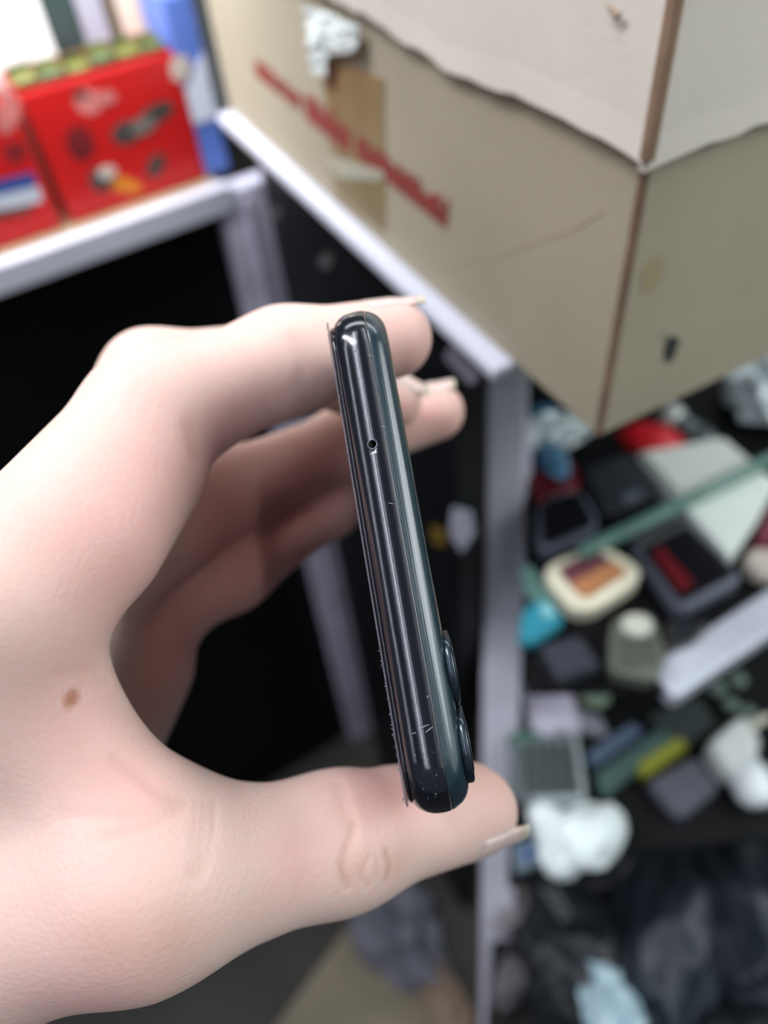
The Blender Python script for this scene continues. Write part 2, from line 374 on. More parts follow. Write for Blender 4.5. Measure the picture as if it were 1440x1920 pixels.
# blue and white packet standing at the shelf end
def standing(name, a0, a1, b0, b1, h, m, label, cat, group=None, z=.0005, top=None):
    t = thing(name, LP((a0 + a1) / 2, (b0 + b1) / 2, z), label, cat, group)
    slab('carton', [LP(a0, b0, z), LP(a1, b0, z), LP(a1, b1, z), LP(a0, b1, z)], h, m, t, bev=.0012)
    if top: slab('lid', [LP(a0 - .0004, b0 - .0004, z + h * .86), LP(a1 + .0004, b0 - .0004, z + h * .86), LP(a1 + .0004, b1 + .0004, z + h * .86), LP(a0 - .0004, b1 + .0004, z + h * .86)], h * .15, top, t, bev=.001)
    return t
bw = standing('product_box', -.013, a_r - .0012, bf + .001, bf + .045, hp * 1.35, mat('blue_card', srgb(96, 126, 205), .4, var=.25, vscale=25), 'narrow blue and white carton standing between red packages and cardboard box', 'box')
flat('white_band', [LP(-.013, bf + .001, hp * .45), LP(a_r - .0012, bf + .001, hp * .45), LP(a_r - .0012, bf + .001, hp * .72), LP(-.013, bf + .001, hp * .95)], .0001, .0003, mat('white_card', srgb(225, 230, 245), .4), nP, bw)
# yellow-green blister strips lying on the red packages
M_lime = mat('lime_card', srgb(112, 112, 50), .45, var=.45, vscale=120)
M_olive = mat('olive_card', srgb(80, 92, 48), .45, var=.4, vscale=120)
x = a_r + .002; i = 0
names_ = ['nearest the cardboard box', 'second from the cardboard box', 'third from the cardboard box', 'fourth from the cardboard box', 'fifth from the cardboard box', 'sixth, above the gap between red boxes']
while x < a_m + .002 and i < 6:
    wd = (a_m - a_r) / 6 - .0015
    t = thing('sachet', LP(x + wd / 2, bf + .012, hp + .0013), 'small yellow-green sachet on the red box, ' + names_[i], 'sachet', 'yellow-green sachets on the red packages')
    slab('pouch', [LP(x, bf + .004, hp + .0014), LP(x + wd, bf + .004, hp + .0014), LP(x + wd, bf + .016, hp + .0014), LP(x, bf + .016, hp + .0014)], .003 + .001 * (i % 3), M_lime if i % 2 else M_olive, t, r=.002, bev=.0015)
    slab('seal_strip', [LP(x, bf + .0162, hp + .0014), LP(x + wd, bf + .0162, hp + .0014), LP(x + wd, bf + .018, hp + .0014), LP(x, bf + .018, hp + .0014)], .006 + .001 * (i % 3), M_olive if i % 2 else M_lime, t, bev=.0004)
    x += wd + .0015; i += 1
# tall pale packs behind the red ones
b2 = bf + .05
def tall(px0, px1, m, label, cat='box', h=.16, top=None, name='tall_carton', bb=b2, dep=.03):
    def aa(px):
        q = LP(0, bb); d = G(px, 60, -.2) - EYE; t = (q - EYE).dot(L2) / d.dot(L2); return (EYE + d * t - LO).dot(L1)
    a0, a1 = aa(px1), aa(px0)
    return standing(name, a0, a1, bb, bb + dep, h, m, label, cat, 'tall packs behind the red packages', top=top)
M_wcard = mat('bright_white_card', srgb(240, 246, 240), .35, var=.05)
tall(290, 345, M_wcard, 'white tall carton nearest the blue carton, behind the red packages')
tall(232, 286, mat('peach_card', srgb(238, 214, 190), .4, var=.08), 'peach coloured tall carton behind the red packages', top=M_wcard)
tall(208, 230, mat('brown_card', srgb(100, 88, 66), .6), 'thin brown tall carton squeezed beside the peach one')
tall(158, 206, mat('lilac_card', srgb(178, 176, 188), .4, var=.1), 'pale lilac tall carton behind the red packages')
tall(96, 156, mat('slate_card', srgb(60, 76, 74), .4, var=.3), 'dark slate tall carton with a lighter cap', top=mat('teal_grey', srgb(120, 140, 138), .4))
tall(28, 92, M_wcard, 'brilliant white tall carton left of the slate one', h=.145)
tall(-60, 24, M_wcard, 'brilliant white tall carton at the picture edge', h=.16)

# ---- brown carton sheet and scraps on the floor
zf = FLOOR + .001
cs = slab('cardboard_sheet', gp(((470, 1990), (655, 1735), (770, 1745), (880, 1930), (760, 2100)), zf), .004, mat('brown_sheet', srgb(128, 118, 98), .8, var=.3, vscale=8))
tag(cs, 'flat brown cardboard sheet lying on the floor below the thumb', 'cardboard')
pb = mk('crumpled_paper', *blob(G(735, 1722, FLOOR + .02), (.06, .035, .022), .5, 5, sub=3, ridge=True, rot=-.9, flat=(EYE.z + FLOOR + .006)), mat('grey_paper', srgb(92, 92, 102), .6))
tag(pb, 'grey crumpled paper scrap on the floor sheet, under the thumb joint', 'paper')
pb = mk('paper_scrap', *blob(G(835, 1880, FLOOR + .02), (.02, .04, .015), .3, 9, sub=3, ridge=True, rot=.5, flat=(EYE.z + FLOOR + .006)), mat('tan_paper', srgb(120, 100, 82), .6))
tag(pb, 'small tan paper scrap low beside the aluminium rail', 'paper')

# ---- stickers on the dark counter front
def on_mid(px, py):
    q = BP(ca, cb + .012); d = G(px, py, -.2) - EYE; t = (q - EYE).dot(BB) / d.dot(BB); return EYE + d * t
def sticker(name, pts, m, label, off=.0002):
    o = flat(name, [on_mid(x, y) for x, y in pts], off, .0006, m, -BB, None, r=.002)
    return tag(o, label, 'sticker')
sticker('sticker', ((850, 950), (885, 958), (893, 1000), (868, 1035), (845, 1000)), mat('pale_sticker', srgb(165, 165, 180), .5, var=.2), 'pale lilac torn sticker on the dark counter front')
sticker('sticker', ((808, 985), (838, 995), (840, 1025), (812, 1018)), mat('ochre_sticker', srgb(110, 88, 30), .5, var=.3), 'small ochre sticker left of the pale torn sticker')
sticker('sticker', ((848, 640), (905, 705), (885, 722), (835, 670)), mat('greyed_sticker', srgb(130, 128, 140), .5, var=.2), 'grey slanted sticker just under the shelf corner')
for i, (x, y) in enumerate(((515, 400), (612, 490))):
    sticker('sticker', [(x + 14 * math.cos(t), y + 16 * math.sin(t)) for t in [k * .7 for k in range(9)]], mat('faded_spot', srgb(62, 60, 62), .6), ['faded round sticker on the dark front near the left post', 'faded round sticker on the dark front above the phone'][i])

# ---- right display case: inclined post, two trays, rails
def bar(name, a, b, wx, wy, m, parent=None, side=None):
    d = (b - a).normalized(); s = (side or Vector((1, 0, 0))); s = (s - d * s.dot(d)).normalized(); t = d.cross(s)
    pts = [a - s * wx / 2 - t * wy / 2, a + s * wx / 2 - t * wy / 2, a + s * wx / 2 + t * wy / 2, a - s * wx / 2 + t * wy / 2]
    return slab(name, pts, (b - a).length, m, parent, r=wx * .12, bev=.0012, up=d)
Z1, Z2, Z3 = -.335, -.475, -.62
case = thing('display_case', G(1180, 1200, -.9), 'black display case with aluminium rails full of used phones', 'display case')
bar('front_rail', P(950, 690, .425), P(928, 1990, .600), .0235, .012, mat('lilac_white_rail', srgb(205, 203, 214), .5, var=.12, vscale=30), case)
bar('inner_rail', P(975, 780, .440), P(985, 1060, .470), .010, .008, M_alu, case)
slab('upper_tray', gp(((985, 700), (1460, 700), (1700, 980), (1500, 1130), (1240, 1305), (985, 1305)), Z1 - .006), .005, M_black, case)
slab('lower_tray', gp(((960, 1180), (1700, 1100), (1700, 1560), (1420, 1580), (1190, 1600), (1150, 1650), (952, 1665)), Z2 - .006), .005, M_black, case)
slab('bottom_shelf', gp(((940, 1500), (1800, 1450), (1800, 2100), (900, 2100)), Z3 - .012), .010, M_black, case)
for q, (x, y) in enumerate(((1075, 745), (1480, 720))):
    a = G(x, y, Z1 - .008); bar('leg', Vector((a.x, a.y, EYE.z + FLOOR)), a, .012, .012, M_black, case)
for q, (x, y) in enumerate(((1010, 1195), (1560, 1115))):
    a = G(x, y, Z2 - .008); bar('leg', Vector((a.x, a.y, EYE.z + FLOOR)), a, .012, .012, M_black, case)
bar('cross_rail', G(1236, 1290, Z1 - .004), G(1560, 1075, Z1 - .004), .019, .012, mat('bright_rail', srgb(200, 204, 215), .4, metal=.2, var=.08), case, side=Vector((0, 0, 1)).cross(G(1560, 1075, Z1) - G(1236, 1290, Z1)))
# glass divider standing on edge along the upper tray
ga, gb = G(1085, 1040, Z1 + .02), G(1500, 835, Z1 + .02)
gd = (gb - ga).normalized(); gn = ZUP.cross(gd)
bar('glass_divider', ga, gb, .005, .007, M_glassrim, case, side=gn)

# ---- phone-like goods
M_scr = mat('dead_screen', (.006, .006, .008), .12, coat=.6)
def handset(name, pxs, z, th, mb, ms, label, cat='phone', r=.006, k=.84, extra=None, group=None, lift=0.0):
    pts = [G(x, y, z) + ZUP * lift for x, y in pxs]
    c = sum(pts, Vector()) / 4
    t = thing(name, c, label, cat, group)
    slab('casing', pts, th, mb, t, r=r, bev=.0016, smooth=False)
    slab('screen', [p + ZUP * (th + .0001) for p in inset(pts, k)], .0007, ms, t, r=r * .5, bev=.0002)
    if extra: extra(t, pts, th)
    return t
M_bk = mat('black_plastic', srgb(34, 36, 42), .35, var=.3, vscale=60)
M_gr = mat('grey_plastic', srgb(92, 98, 112), .35, var=.25, vscale=60)
M_cream = mat('cream_plastic', srgb(238, 232, 205), .3, var=.06)
def button_extra(m):
    def f(t, pts, th):
        c = (pts[2] + pts[3]) / 2 * .88 + (pts[0] + pts[1]) / 2 * .12
        a = (pts[1] - pts[0]).normalized() * .006; b = (pts[2] - pts[1]).normalized() * .003
        slab('home_button', [c - a - b + ZUP * (th + .0008), c + a - b + ZUP * (th + .0008), c + a + b + ZUP * (th + .0008), c - a + b + ZUP * (th + .0008)], .0008, m, t, r=.002, bev=.0003)
    return f
handset('used_phone', ((1085, 905), (1178, 868), (1240, 945), (1128, 992)), Z1, .011, M_bk, mat('grey_screen', srgb(42, 48, 54), .3), 'dark grey used phone lying face up beside the white carton', extra=button_extra(M_gr), r=.009)
handset('used_phone', ((1000, 960), (1085, 930), (1128, 1010), (1005, 1065)), Z1, .010, M_gr, M_scr, 'black used phone with a rounded grey rim, above the cream phone', r=.012, k=.8)
handset('used_phone', ((1175, 1040), (1262, 985), (1385, 1105), (1268, 1168)), Z1, .011, mat('graphite', srgb(105, 108, 122), .3, var=.15), M_scr, 'used phone with black and dark red screen, beside the white carton', r=.005, k=.88,
        extra=lambda t, pts, th: slab('red_screen_patch', [(pts[3] * a + pts[0] * b + pts[2] * c_ + pts[1] * (1 - a - b - c_)) + ZUP * (th + .0009) for a, b, c_ in ((.75, .1, .1), (.2, .65, .1), (.15, .5, .1), (.5, .12, .3))], .0003, mat('dark_red_print', srgb(105, 18, 28), .3), t, bev=.00005))
def cream_extra(t, pts, th):
    q = inset(pts, .62)
    slab('maroon_picture', [q[0] + ZUP * (th + .001), q[1] + ZUP * (th + .001), (q[1] + q[2]) / 2 + ZUP * (th + .001), (q[0] + q[3]) / 2 + ZUP * (th + .001)], .0003, mat('maroon_print', srgb(110, 62, 72), .4, var=.3, vscale=200), t, bev=.00005)
    slab('orange_picture', [(q[0] + q[3]) / 2 + ZUP * (th + .001), (q[1] + q[2]) / 2 + ZUP * (th + .001), q[2] + ZUP * (th + .001), q[3] + ZUP * (th + .001)], .0003, mat('copper_print', srgb(190, 130, 88), .4, var=.2, vscale=200), t, bev=.00005)
handset('used_phone', ((1003, 1090), (1120, 1040), (1212, 1098), (1082, 1182)), Z1, .012, M_cream, mat('tan_screen', srgb(150, 120, 100), .3), 'cream used phone with rounded corners and a copper coloured screen', r=.013, k=.66, extra=cream_extra)
handset('phone_case', ((985, 905), (1065, 870), (1090, 925), (1010, 965)), Z1, .008, mat('dark_red_plastic', srgb(128, 22, 32), .4, var=.2), mat('maroon_panel', srgb(86, 20, 28), .4), 'dark red phone case under the bright clear packet', 'case', r=.006)
# white retail carton, red cap behind it
wb = thing('product_box', G(1300, 960, Z1), 'white carton lying on the upper tray, brightest thing at the right', 'box')
slab('carton', gp(((1185, 880), (1345, 850), (1445, 935), (1405, 1010), (1355, 1078)), Z1), .014, mat('mint_white_card', srgb(236, 246, 236), .35, var=.03), wb, r=.003, bev=.0015)
slab('lid_flap', [p + ZUP * .0142 for p in gp(((1196, 884), (1340, 858), (1395, 905), (1262, 958)), Z1)], .002, mat('off_white_card', srgb(220, 226, 216), .4), wb, r=.002, bev=.0004)
rc = thing('fabric_pouch', G(1215, 845, Z1), 'bright red small pouch touching the white carton', 'pouch')
mk('pouch', *blob(G(1215, 845, Z1) + ZUP * .008, (.019, .012, .009), .18, 4, sub=3, rot=-.5, flat=EYE.z + Z1), mat('red_cloth', srgb(215, 20, 34), .5, var=.15, vscale=90), rc, True)
# maroon purse at the frame edge
mp_ = thing('purse', G(1425, 1030, Z1), 'maroon purse with a cream edge cut by the picture edge', 'purse')
slab('purse_body', gp(((1395, 1050), (1440, 960), (1520, 950), (1530, 1060)), Z1), .016, mat('maroon_leather', srgb(135, 48, 66), .45, var=.15), mp_, r=.01, bev=.003)
slab('cream_base', gp(((1385, 1068), (1400, 1045), (1530, 1055), (1530, 1100), (1410, 1098)), Z1), .010, mat('cream_leather', srgb(205, 195, 180), .5), mp_, r=.005, bev=.002)
# silver flashlight
fa, fb = G(1240, 795, Z1) + ZUP * .009, G(1325, 850, Z1) + ZUP * .009; fd = (fb - fa)
ft = thing('flashlight', (fa + fb) / 2 - ZUP * .009, 'silver grey flashlight with a pale head under the box edge', 'flashlight')
mk('barrel', *tube([fa + fd * k for k in (.35, .4, .95, 1)], [.0068, .0062, .0062, .005], 16), mat('steel', srgb(120, 135, 135), .3, metal=.5), ft, True)
mk('lamp_head', *tube([fa + fd * k for k in (0, .04, .25, .36)], [.007, .009, .0085, .0065], 16), mat('pale_steel', srgb(200, 208, 200), .3, metal=.2), ft, True)
mk('switch', *tube([fb - fd * .14 + ZUP * .005, fb - fd * .14 + ZUP * .0075], .003, 12), M_bk, ft)
# clear crinkled packets
M_film = mat('clear_film', srgb(225, 238, 238), .12, bump=1.0, bscale=160, coat=.8, var=.2, vscale=150)
M_bluefilm = mat('blue_film', srgb(95, 150, 185), .2, bump=.8, bscale=160, var=.3, vscale=100)
def packet(c, size, m, rot, label, seed, z, cat='plastic packet', amp=.35, extra=None, name='plastic_packet'):
    t = thing(name, Vector((c.x, c.y, EYE.z + z)), label, cat)
    mk('film', *blob(c, size, amp, seed, sub=4, ridge=True, rot=rot, flat=EYE.z + z), m, t)
    if extra: mk('print_patch', *blob(c + extra[0], extra[1], .2, seed + 1, sub=3, rot=rot), extra[2], t)
    return t
packet(G(1036, 838, Z1) + ZUP * .012, (.021, .008, .010), M_film, .25, 'glinting clear packet with blue print under the box corner', 3, Z1, extra=(Vector((-.006, .012, .0)), (.012, .010, .008), M_bluefilm))
packet(G(1440, 760, Z1) + ZUP * .012, (.022, .022, .018), M_film, .3, 'glinting crumpled clear packet at the picture edge, right of the box', 12, Z1)
packet(G(1036, 890, Z1) + ZUP * .011, (.006, .011, .006), M_bluefilm, .2, 'pale blue film strip crossing the dark red case', 14, Z1)
# turquoise item
tq = thing('plastic_case', G(1015, 1185, Z1), 'turquoise plastic case beside the cream phone', 'case')
slab('shell', gp(((975, 1160), (1020, 1135), (1060, 1178), (1000, 1222), (970, 1222)), Z1), .009, mat('turquoise', srgb(52, 140, 160), .35, var=.25, vscale=60), tq, r=.005, bev=.002)
slab('latch', [p + ZUP * .0092 for p in gp(((1008, 1160), (1025, 1152), (1040, 1172), (1020, 1182)), Z1)], .002, mat('pale_turquoise', srgb(140, 200, 205), .3), tq, r=.002, bev=.0005)
tq = tag(slab('plastic_tray', gp(((975, 1070), (1000, 1075), (1040, 1140), (1012, 1150), (978, 1115)), Z1), .006, mat('sea_green', srgb(95, 130, 122), .4, var=.2), r=.004), 'sea green plastic tray behind the turquoise case', 'tray')
# black flip phone + keypad phone near the front of the upper tray
M_olv = mat('olive_grey_plastic', srgb(104, 108, 96), .45, var=.25, vscale=80)
kp = thing('keypad_phone', G(1180, 1225, Z1), 'olive grey keypad phone with a pale round button, left of the bright rail', 'phone')
kpts = gp(((1140, 1180), (1215, 1165), (1242, 1250), (1225, 1298), (1135, 1280)), Z1)
slab('casing', kpts, .012, M_olv, kp, r=.008, bev=.002)
c = G(1186, 1200, Z1) + ZUP * .0122
slab('pale_button', [c + Vector((math.cos(k * .52) * .0075, math.sin(k * .52) * .0065, 0)) for k in range(12)], .002, mat('pale_key', srgb(190, 190, 176), .4), kp, bev=.0005)
for i in range(3):
    for j in range(4):
        q = G(1160 + i * 26 + j * 1, 1226 + j * 15 - i * 1, Z1) + ZUP * .0122
        slab('key', [q + Vector((sx * .0030, sy * .0019, 0)) for sx, sy in ((-1, -1), (1, -1), (1, 1), (-1, 1))], .0012, mat('grey_key', srgb(84, 88, 80), .4) if i == j == 0 else bpy.data.materials['grey_key'], kp, bev=.0003)
handset('used_phone', ((1000, 1230), (1085, 1205), (1130, 1270), (1040, 1300)), Z1, .009, M_bk, mat('smoky_screen', srgb(60, 60, 70), .3), 'black used phone in front of the turquoise case', r=.006)
handset('used_phone', ((1250, 1170), (1330, 1175), (1300, 1215), (1240, 1235)), Z1, .006, mat('brownish_plastic', srgb(80, 76, 74), .4, var=.3), M_bk, 'small dark handset wedged behind the bright rail', r=.005)
handset('used_phone', ((1085, 880), (1150, 830), (1180, 860), (1095, 905)), Z1, .005, M_bk, M_scr, 'thin black phone tucked under the box corner', r=.004)
# blue bar under the keypad phone
tag(mk('cable', *tube([G(1110, 1265, Z2) + ZUP * .05, G(1150, 1305, Z2) + ZUP * .055, G(1200, 1320, Z2) + ZUP * .055, G(1240, 1318, Z2) + ZUP * .06], .004, 10), mat('blue_grey_rubber', srgb(62, 88, 100), .4), None, True), 'blue grey cable looped below the keypad phone', 'cable')

# ---- goods on the lower tray
pp = tag(crinkle('paper_sheet', gp(((975, 1290), (1075, 1310), (1090, 1375), (1000, 1395)), Z2), ZUP, mat('lilac_white_paper', srgb(198, 194, 208), .6), None, amp=.008, seed=6, th=.0006), 'lilac white crumpled paper sheet beside the rail', 'paper')
pp = tag(crinkle('paper_sheet', gp(((1080, 1335), (1125, 1345), (1140, 1385), (1095, 1378)), Z2), ZUP, mat('grey_white_paper', srgb(150, 150, 160), .6), None, amp=.004, seed=9, th=.0006), 'small greyish paper slip right of the lilac sheet', 'paper')
ob = tag(mk('bottle_cap', *loft([[G(1085, 1282, Z2) + Vector((math.cos(k * .42) * r_, math.sin(k * .42) * r_ * .8, z_)) for k in range(15)] for r_, z_ in ((.013, 0), (.0135, .002), (.0125, .009), (.010, .010))]), mat('orange_plastic', srgb(195, 130, 40), .4, var=.2)), 'orange bottle cap above the lilac paper', 'cap')
ob = tag(mk('rubber_plug', *blob(G(1112, 1312, Z2) + ZUP * .007, (.010, .010, .007), .1, 2, sub=3, flat=EYE.z + Z2), mat('sage_rubber', srgb(125, 145, 122), .6), None, True), 'sage green rubber plug beside the orange cap', 'plug')
ob = tag(mk('rubber_plug', *blob(G(985, 1398, Z2) + ZUP * .006, (.012, .007, .006), .1, 5, sub=3, flat=EYE.z + Z2), mat('deep_green_rubber', srgb(52, 96, 78), .6), None, True), 'deep green rubber plug above the grey charger', 'plug')
# grey ribbed charger
cg = thing('charger', G(1030, 1470, Z2), 'grey ribbed charger with a pale frame beside the thumb tip', 'charger')
cp = gp(((955, 1400), (1075, 1385), (1095, 1520), (1000, 1530), (950, 1500)), Z2)
slab('housing', cp, .012, mat('grey_green_plastic', srgb(98, 108, 108), .4, var=.15), cg, r=.006, bev=.002)
for i in range(5):
    x0 = 975 + i * 21
    slab('rib', [p + ZUP * .0122 for p in gp(((x0, 1412), (x0 + 10, 1410), (x0 + 14, 1500), (x0 + 4, 1502)), Z2)], .003, mat('dark_rib', srgb(56, 66, 66), .4) if i == 0 else bpy.data.materials['dark_rib'], cg, bev=.0006)
slab('pale_frame', [p + ZUP * .0122 for p in gp(((995, 1512), (1092, 1506), (1094, 1520), (998, 1528)), Z2)], .003, mat('pale_grey_plastic', srgb(150, 160, 160), .4), cg, bev=.0006)
slab('pale_frame', [p + ZUP * .0122 for p in gp(((1068, 1395), (1078, 1395), (1094, 1505), (1083, 1506)), Z2)], .003, bpy.data.materials['pale_grey_plastic'], cg, bev=.0006)
# slim phones and battery strips in the middle
handset('used_phone', ((1092, 1425), (1185, 1362), (1206, 1382), (1110, 1450)), Z2, .008, mat('slate_blue_plastic', srgb(82, 98, 122), .3, var=.15), mat('slate_screen', srgb(84, 98, 118), .25), 'slim slate blue phone lying across the lower tray', r=.003, k=.9)
handset('used_phone', ((1112, 1462), (1235, 1375), (1262, 1395), (1130, 1505)), Z2, .009, mat('sea_glass_plastic', srgb(84, 112, 104), .3, var=.15), mat('sea_glass_screen', srgb(74, 96, 92), .25), 'slim green grey phone below the slate blue one', r=.003, k=.9)
tag(slab('battery', gp(((1185, 1448), (1268, 1392), (1286, 1412), (1202, 1470)), Z2), .011, mat('chartreuse', srgb(138, 142, 44), .45, var=.15), r=.003, bev=.0015), 'yellow-green battery lying beside the dark grey handset', 'battery')
handset('used_phone', ((1205, 1478), (1300, 1428), (1345, 1490), (1268, 1550)), Z2, .010, mat('warm_grey_plastic', srgb(82, 82, 92), .4, var=.1), mat('warm_grey_panel', srgb(84, 84, 94), .4), 'dark grey used phone face up in front of the battery', r=.006, k=.9)
handset('circuit_tray', ((1205, 1352), (1306, 1312), (1340, 1366), (1275, 1415)), Z2, .007, mat('bottle_green_board', srgb(44, 56, 54), .5, var=.2), mat('green_black_board', srgb(40, 50, 48), .5), 'dark green flat circuit tray behind the battery', cat='tray', r=.003, k=.9)
for i, (x, y, s) in enumerate(((1308, 1282, .0055), (1342, 1296, .006), (1378, 1280, .0065), (1366, 1326, .0055), (1396, 1342, .006))):
    tag(mk('ear_tip', *blob(G(x, y, Z2) + ZUP * s * .7, (s, s, s * .7), .25, i + 30, sub=3, freq=1.4, flat=EYE.z + Z2), mat('sage_grey_rubber', srgb(98, 116, 106), .5) if i == 0 else bpy.data.materials['sage_grey_rubber'], None, True),
        ['sage grey rubber tip closest to the bright rail end', 'sage grey rubber tip, second from the bright rail end', 'sage grey rubber tip highest in its cluster', 'sage grey rubber tip in the middle of its cluster', 'sage grey rubber tip just above the white adapter'][i], 'ear tip', 'rubber tips on the lower tray')
# white adapters
M_wp = mat('white_plastic', srgb(222, 228, 222), .35, var=.06)
ad = thing('plug_adapter', G(1370, 1430, Z2), 'white plug adapter on the lower tray near the picture edge', 'adapter')
slab('adapter_body', gp(((1310, 1420), (1375, 1365), (1410, 1410), (1395, 1470), (1345, 1475)), Z2), .022, M_wp, ad, r=.006, bev=.003)
for q in (0, 1):
    a = G(1385 + q * 14, 1385 - q * 4, Z2) + ZUP * .012; mk('pin', *tube([a, a + Vector((.014, .008, 0))], .002, 8), mat('cream_pin', srgb(205, 200, 180), .4) if q == 0 else bpy.data.materials['cream_pin'], ad)
ad = thing('plug_adapter', G(1400, 1490, Z2), 'small white plug adapter in front of the larger one', 'adapter')
mk('adapter_body', *tube([G(1375, 1440, Z2) + ZUP * .013, G(1392, 1470, Z2) + ZUP * .013, G(1410, 1505, Z2) + ZUP * .012, G(1418, 1525, Z2) + ZUP * .011], [.008, .012, .012, .007], 14), mat('bright_white_plastic', srgb(238, 246, 244), .3), ad, True)
mk('collar', *tube([G(1368, 1428, Z2) + ZUP * .013, G(1376, 1442, Z2) + ZUP * .013], .006, 12), M_wp, ad, True)
# white crumpled tape roll and scraps beside the thumb
packet(G(1088, 1588, Z2) + ZUP * .012, (.025, .016, .016), mat('white_film', srgb(232, 242, 240), .25, bump=.4, bscale=120), .55, 'white crumpled plastic bag just right of the thumb tip', 21, Z2, 'plastic bag', amp=.14, name='plastic_bag')
packet(G(1036, 1572, Z2) + ZUP * .010, (.010, .018, .012), bpy.data.materials['white_film'], .55, 'small white bag fold between thumb tip and crumpled bag', 24, Z2, 'plastic bag', amp=.14, name='plastic_bag')
handset('used_phone', ((958, 1595), (1005, 1580), (1022, 1625), (968, 1645)), Z2, .010, mat('silvered_plastic', srgb(120, 134, 140), .35), mat('denim_screen', srgb(72, 92, 122), .3), 'small silver handset with a denim blue screen under the thumb tip', r=.003, k=.7)
for i, (x, y, rot_, m_) in enumerate(((985, 1672, .3, srgb(150, 140, 132)), (1010, 1700, .6, srgb(118, 108, 104)), (965, 1720, .1, srgb(135, 130, 132)), (960, 1840, .9, srgb(84, 80, 82)))):
    tag(mk('paper_scrap', *blob(G(x, y, Z3) + ZUP * .012, (.017, .009, .010), .35, 50 + i, sub=4, ridge=True, rot=rot_, flat=EYE.z + Z3), mat('scrap_%s' % 'abcd'[i], m_, .6, var=.3, vscale=80)),
        ['warm grey paper scrap under the small silver handset', 'brownish paper scrap touching the black bags', 'pale grey paper scrap leaning on the rail', 'dim grey paper scrap low beside the rail'][i], 'paper')
# black bags
M_bag = mat('black_bag_film', srgb(30, 34, 38), .42, var=.4, vscale=8, bump=.2, bscale=20)
M_bag2 = mat('blue_black_bag_film', srgb(46, 53, 61), .42, var=.4, vscale=8, bump=.2, bscale=20)
for i, (x, y, sz, rot_, m_, lb) in enumerate((
        (1080, 1830, (.032, .052, .030), .3, M_bag, 'crumpled black plastic bag next to the rail, in the lower corner'),
        (1235, 1790, (.031, .066, .034), -.35, M_bag2, 'blue black plastic bag with long bright folds, in the middle of the heap'),
        (1400, 1760, (.032, .060, .036), .2, M_bag2, 'charcoal plastic bag against the picture edge'),
        (1250, 1625, (.062, .014, .014), .25, M_bk, 'black soft pouch behind the bags'),
        (1395, 1990, (.045, .024, .030), .2, M_bag, 'black plastic bag at the very bottom corner'))):
    t = thing('plastic_bag', G(x, y, Z3), lb, 'plastic bag', 'dark bags on the bottom shelf')
    mk('bag_film', *blob(G(x, y, Z3) + ZUP * sz[2] * .6, sz, .24, 60 + i * 3, sub=5, ridge=True, freq=.8, rot=rot_, flat=EYE.z + Z3), m_, t)
packet(G(1128, 1925, Z3) + ZUP * .050, (.014, .022, .012), mat('ice_blue_film', srgb(170, 196, 206), .2, bump=.5, bscale=120), .3, 'ice blue shiny packet on the black bag at the bottom', 31, Z3 + .03)
tag(mk('plastic_wrap', *blob(G(1160, 1600, Z3) + ZUP * .02, (.022, .012, .012), .3, 77, sub=4, ridge=True, rot=.9, flat=EYE.z + Z3), mat('smoke_film', srgb(130, 132, 138), .3)), 'smoky grey plastic wrap right of the white crumpled bag', 'wrap')

# ------------------------------------------------------------------ the phone in the hand
MM = .001
def C(px, py, d): return np.array([(px - 720) / F * d, (960 - py) / F * d, -d])      # camera frame, millimetres
pt, pb_ = C(658, 545, 112), C(832, 1547, 97)
uy = pt - pb_; PW = np.linalg.norm(uy); uy /= PW
zx = -.06; zz = np.array([zx, 0, 1.0]); zz[1] = -(uy[0] * zx + uy[2]) / uy[1]; zz /= np.linalg.norm(zz)
ux = np.cross(uy, zz)
pc = (pt + pb_) / 2 - zz * 0.2
PR = np.array([ux, uy, zz])                                    # rows: phone axes in the camera frame
def to_world(q): return EYE + R @ (Vector([float(v) for v in q]) * MM)
phone = thing('smartphone', to_world(pc), 'black smartphone held upright, seen on its scuffed glossy top edge', 'phone')
pm = R @ Matrix([[float(ux[i]), float(uy[i]), float(zz[i])] for i in range(3)])
phone.matrix_world = Matrix.Translation(to_world(pc)) @ pm.to_4x4()
PLEN, PCR, TB = 156.0, 8.5, 4.25
def outline(o, cr, n=9):
    """rounded rectangle in the (y,z) plane inset by o; returns list of (y,z), z<=0"""
    hy = PW / 2 - o; z0, z1 = -o, -PLEN + o; r = max(cr - o, .6); pts = []
    for cy, cz, a0 in ((hy - r, z0 - r, 0), (-hy + r, z0 - r, 90), (-hy + r, z1 + r, 180), (hy - r, z1 + r, 270)):
        for k in range(n + 1):
            a = math.radians(a0 + 90 * k / n); pts.append((cy + r * math.cos(a), cz + r * math.sin(a)))
    return pts
def sub_edges(pts, step=2.6):
    out = []; N = len(pts); per = N // 4
    for i, p in enumerate(pts):
        q = pts[(i + 1) % N]; n = 1
        if i % per == per - 1: n = 28 if (i // per) in (0, 2) else 50
        for k in range(n): out.append((p[0] + (q[0] - p[0]) * k / n, p[1] + (q[1] - p[1]) * k / n))
    return out
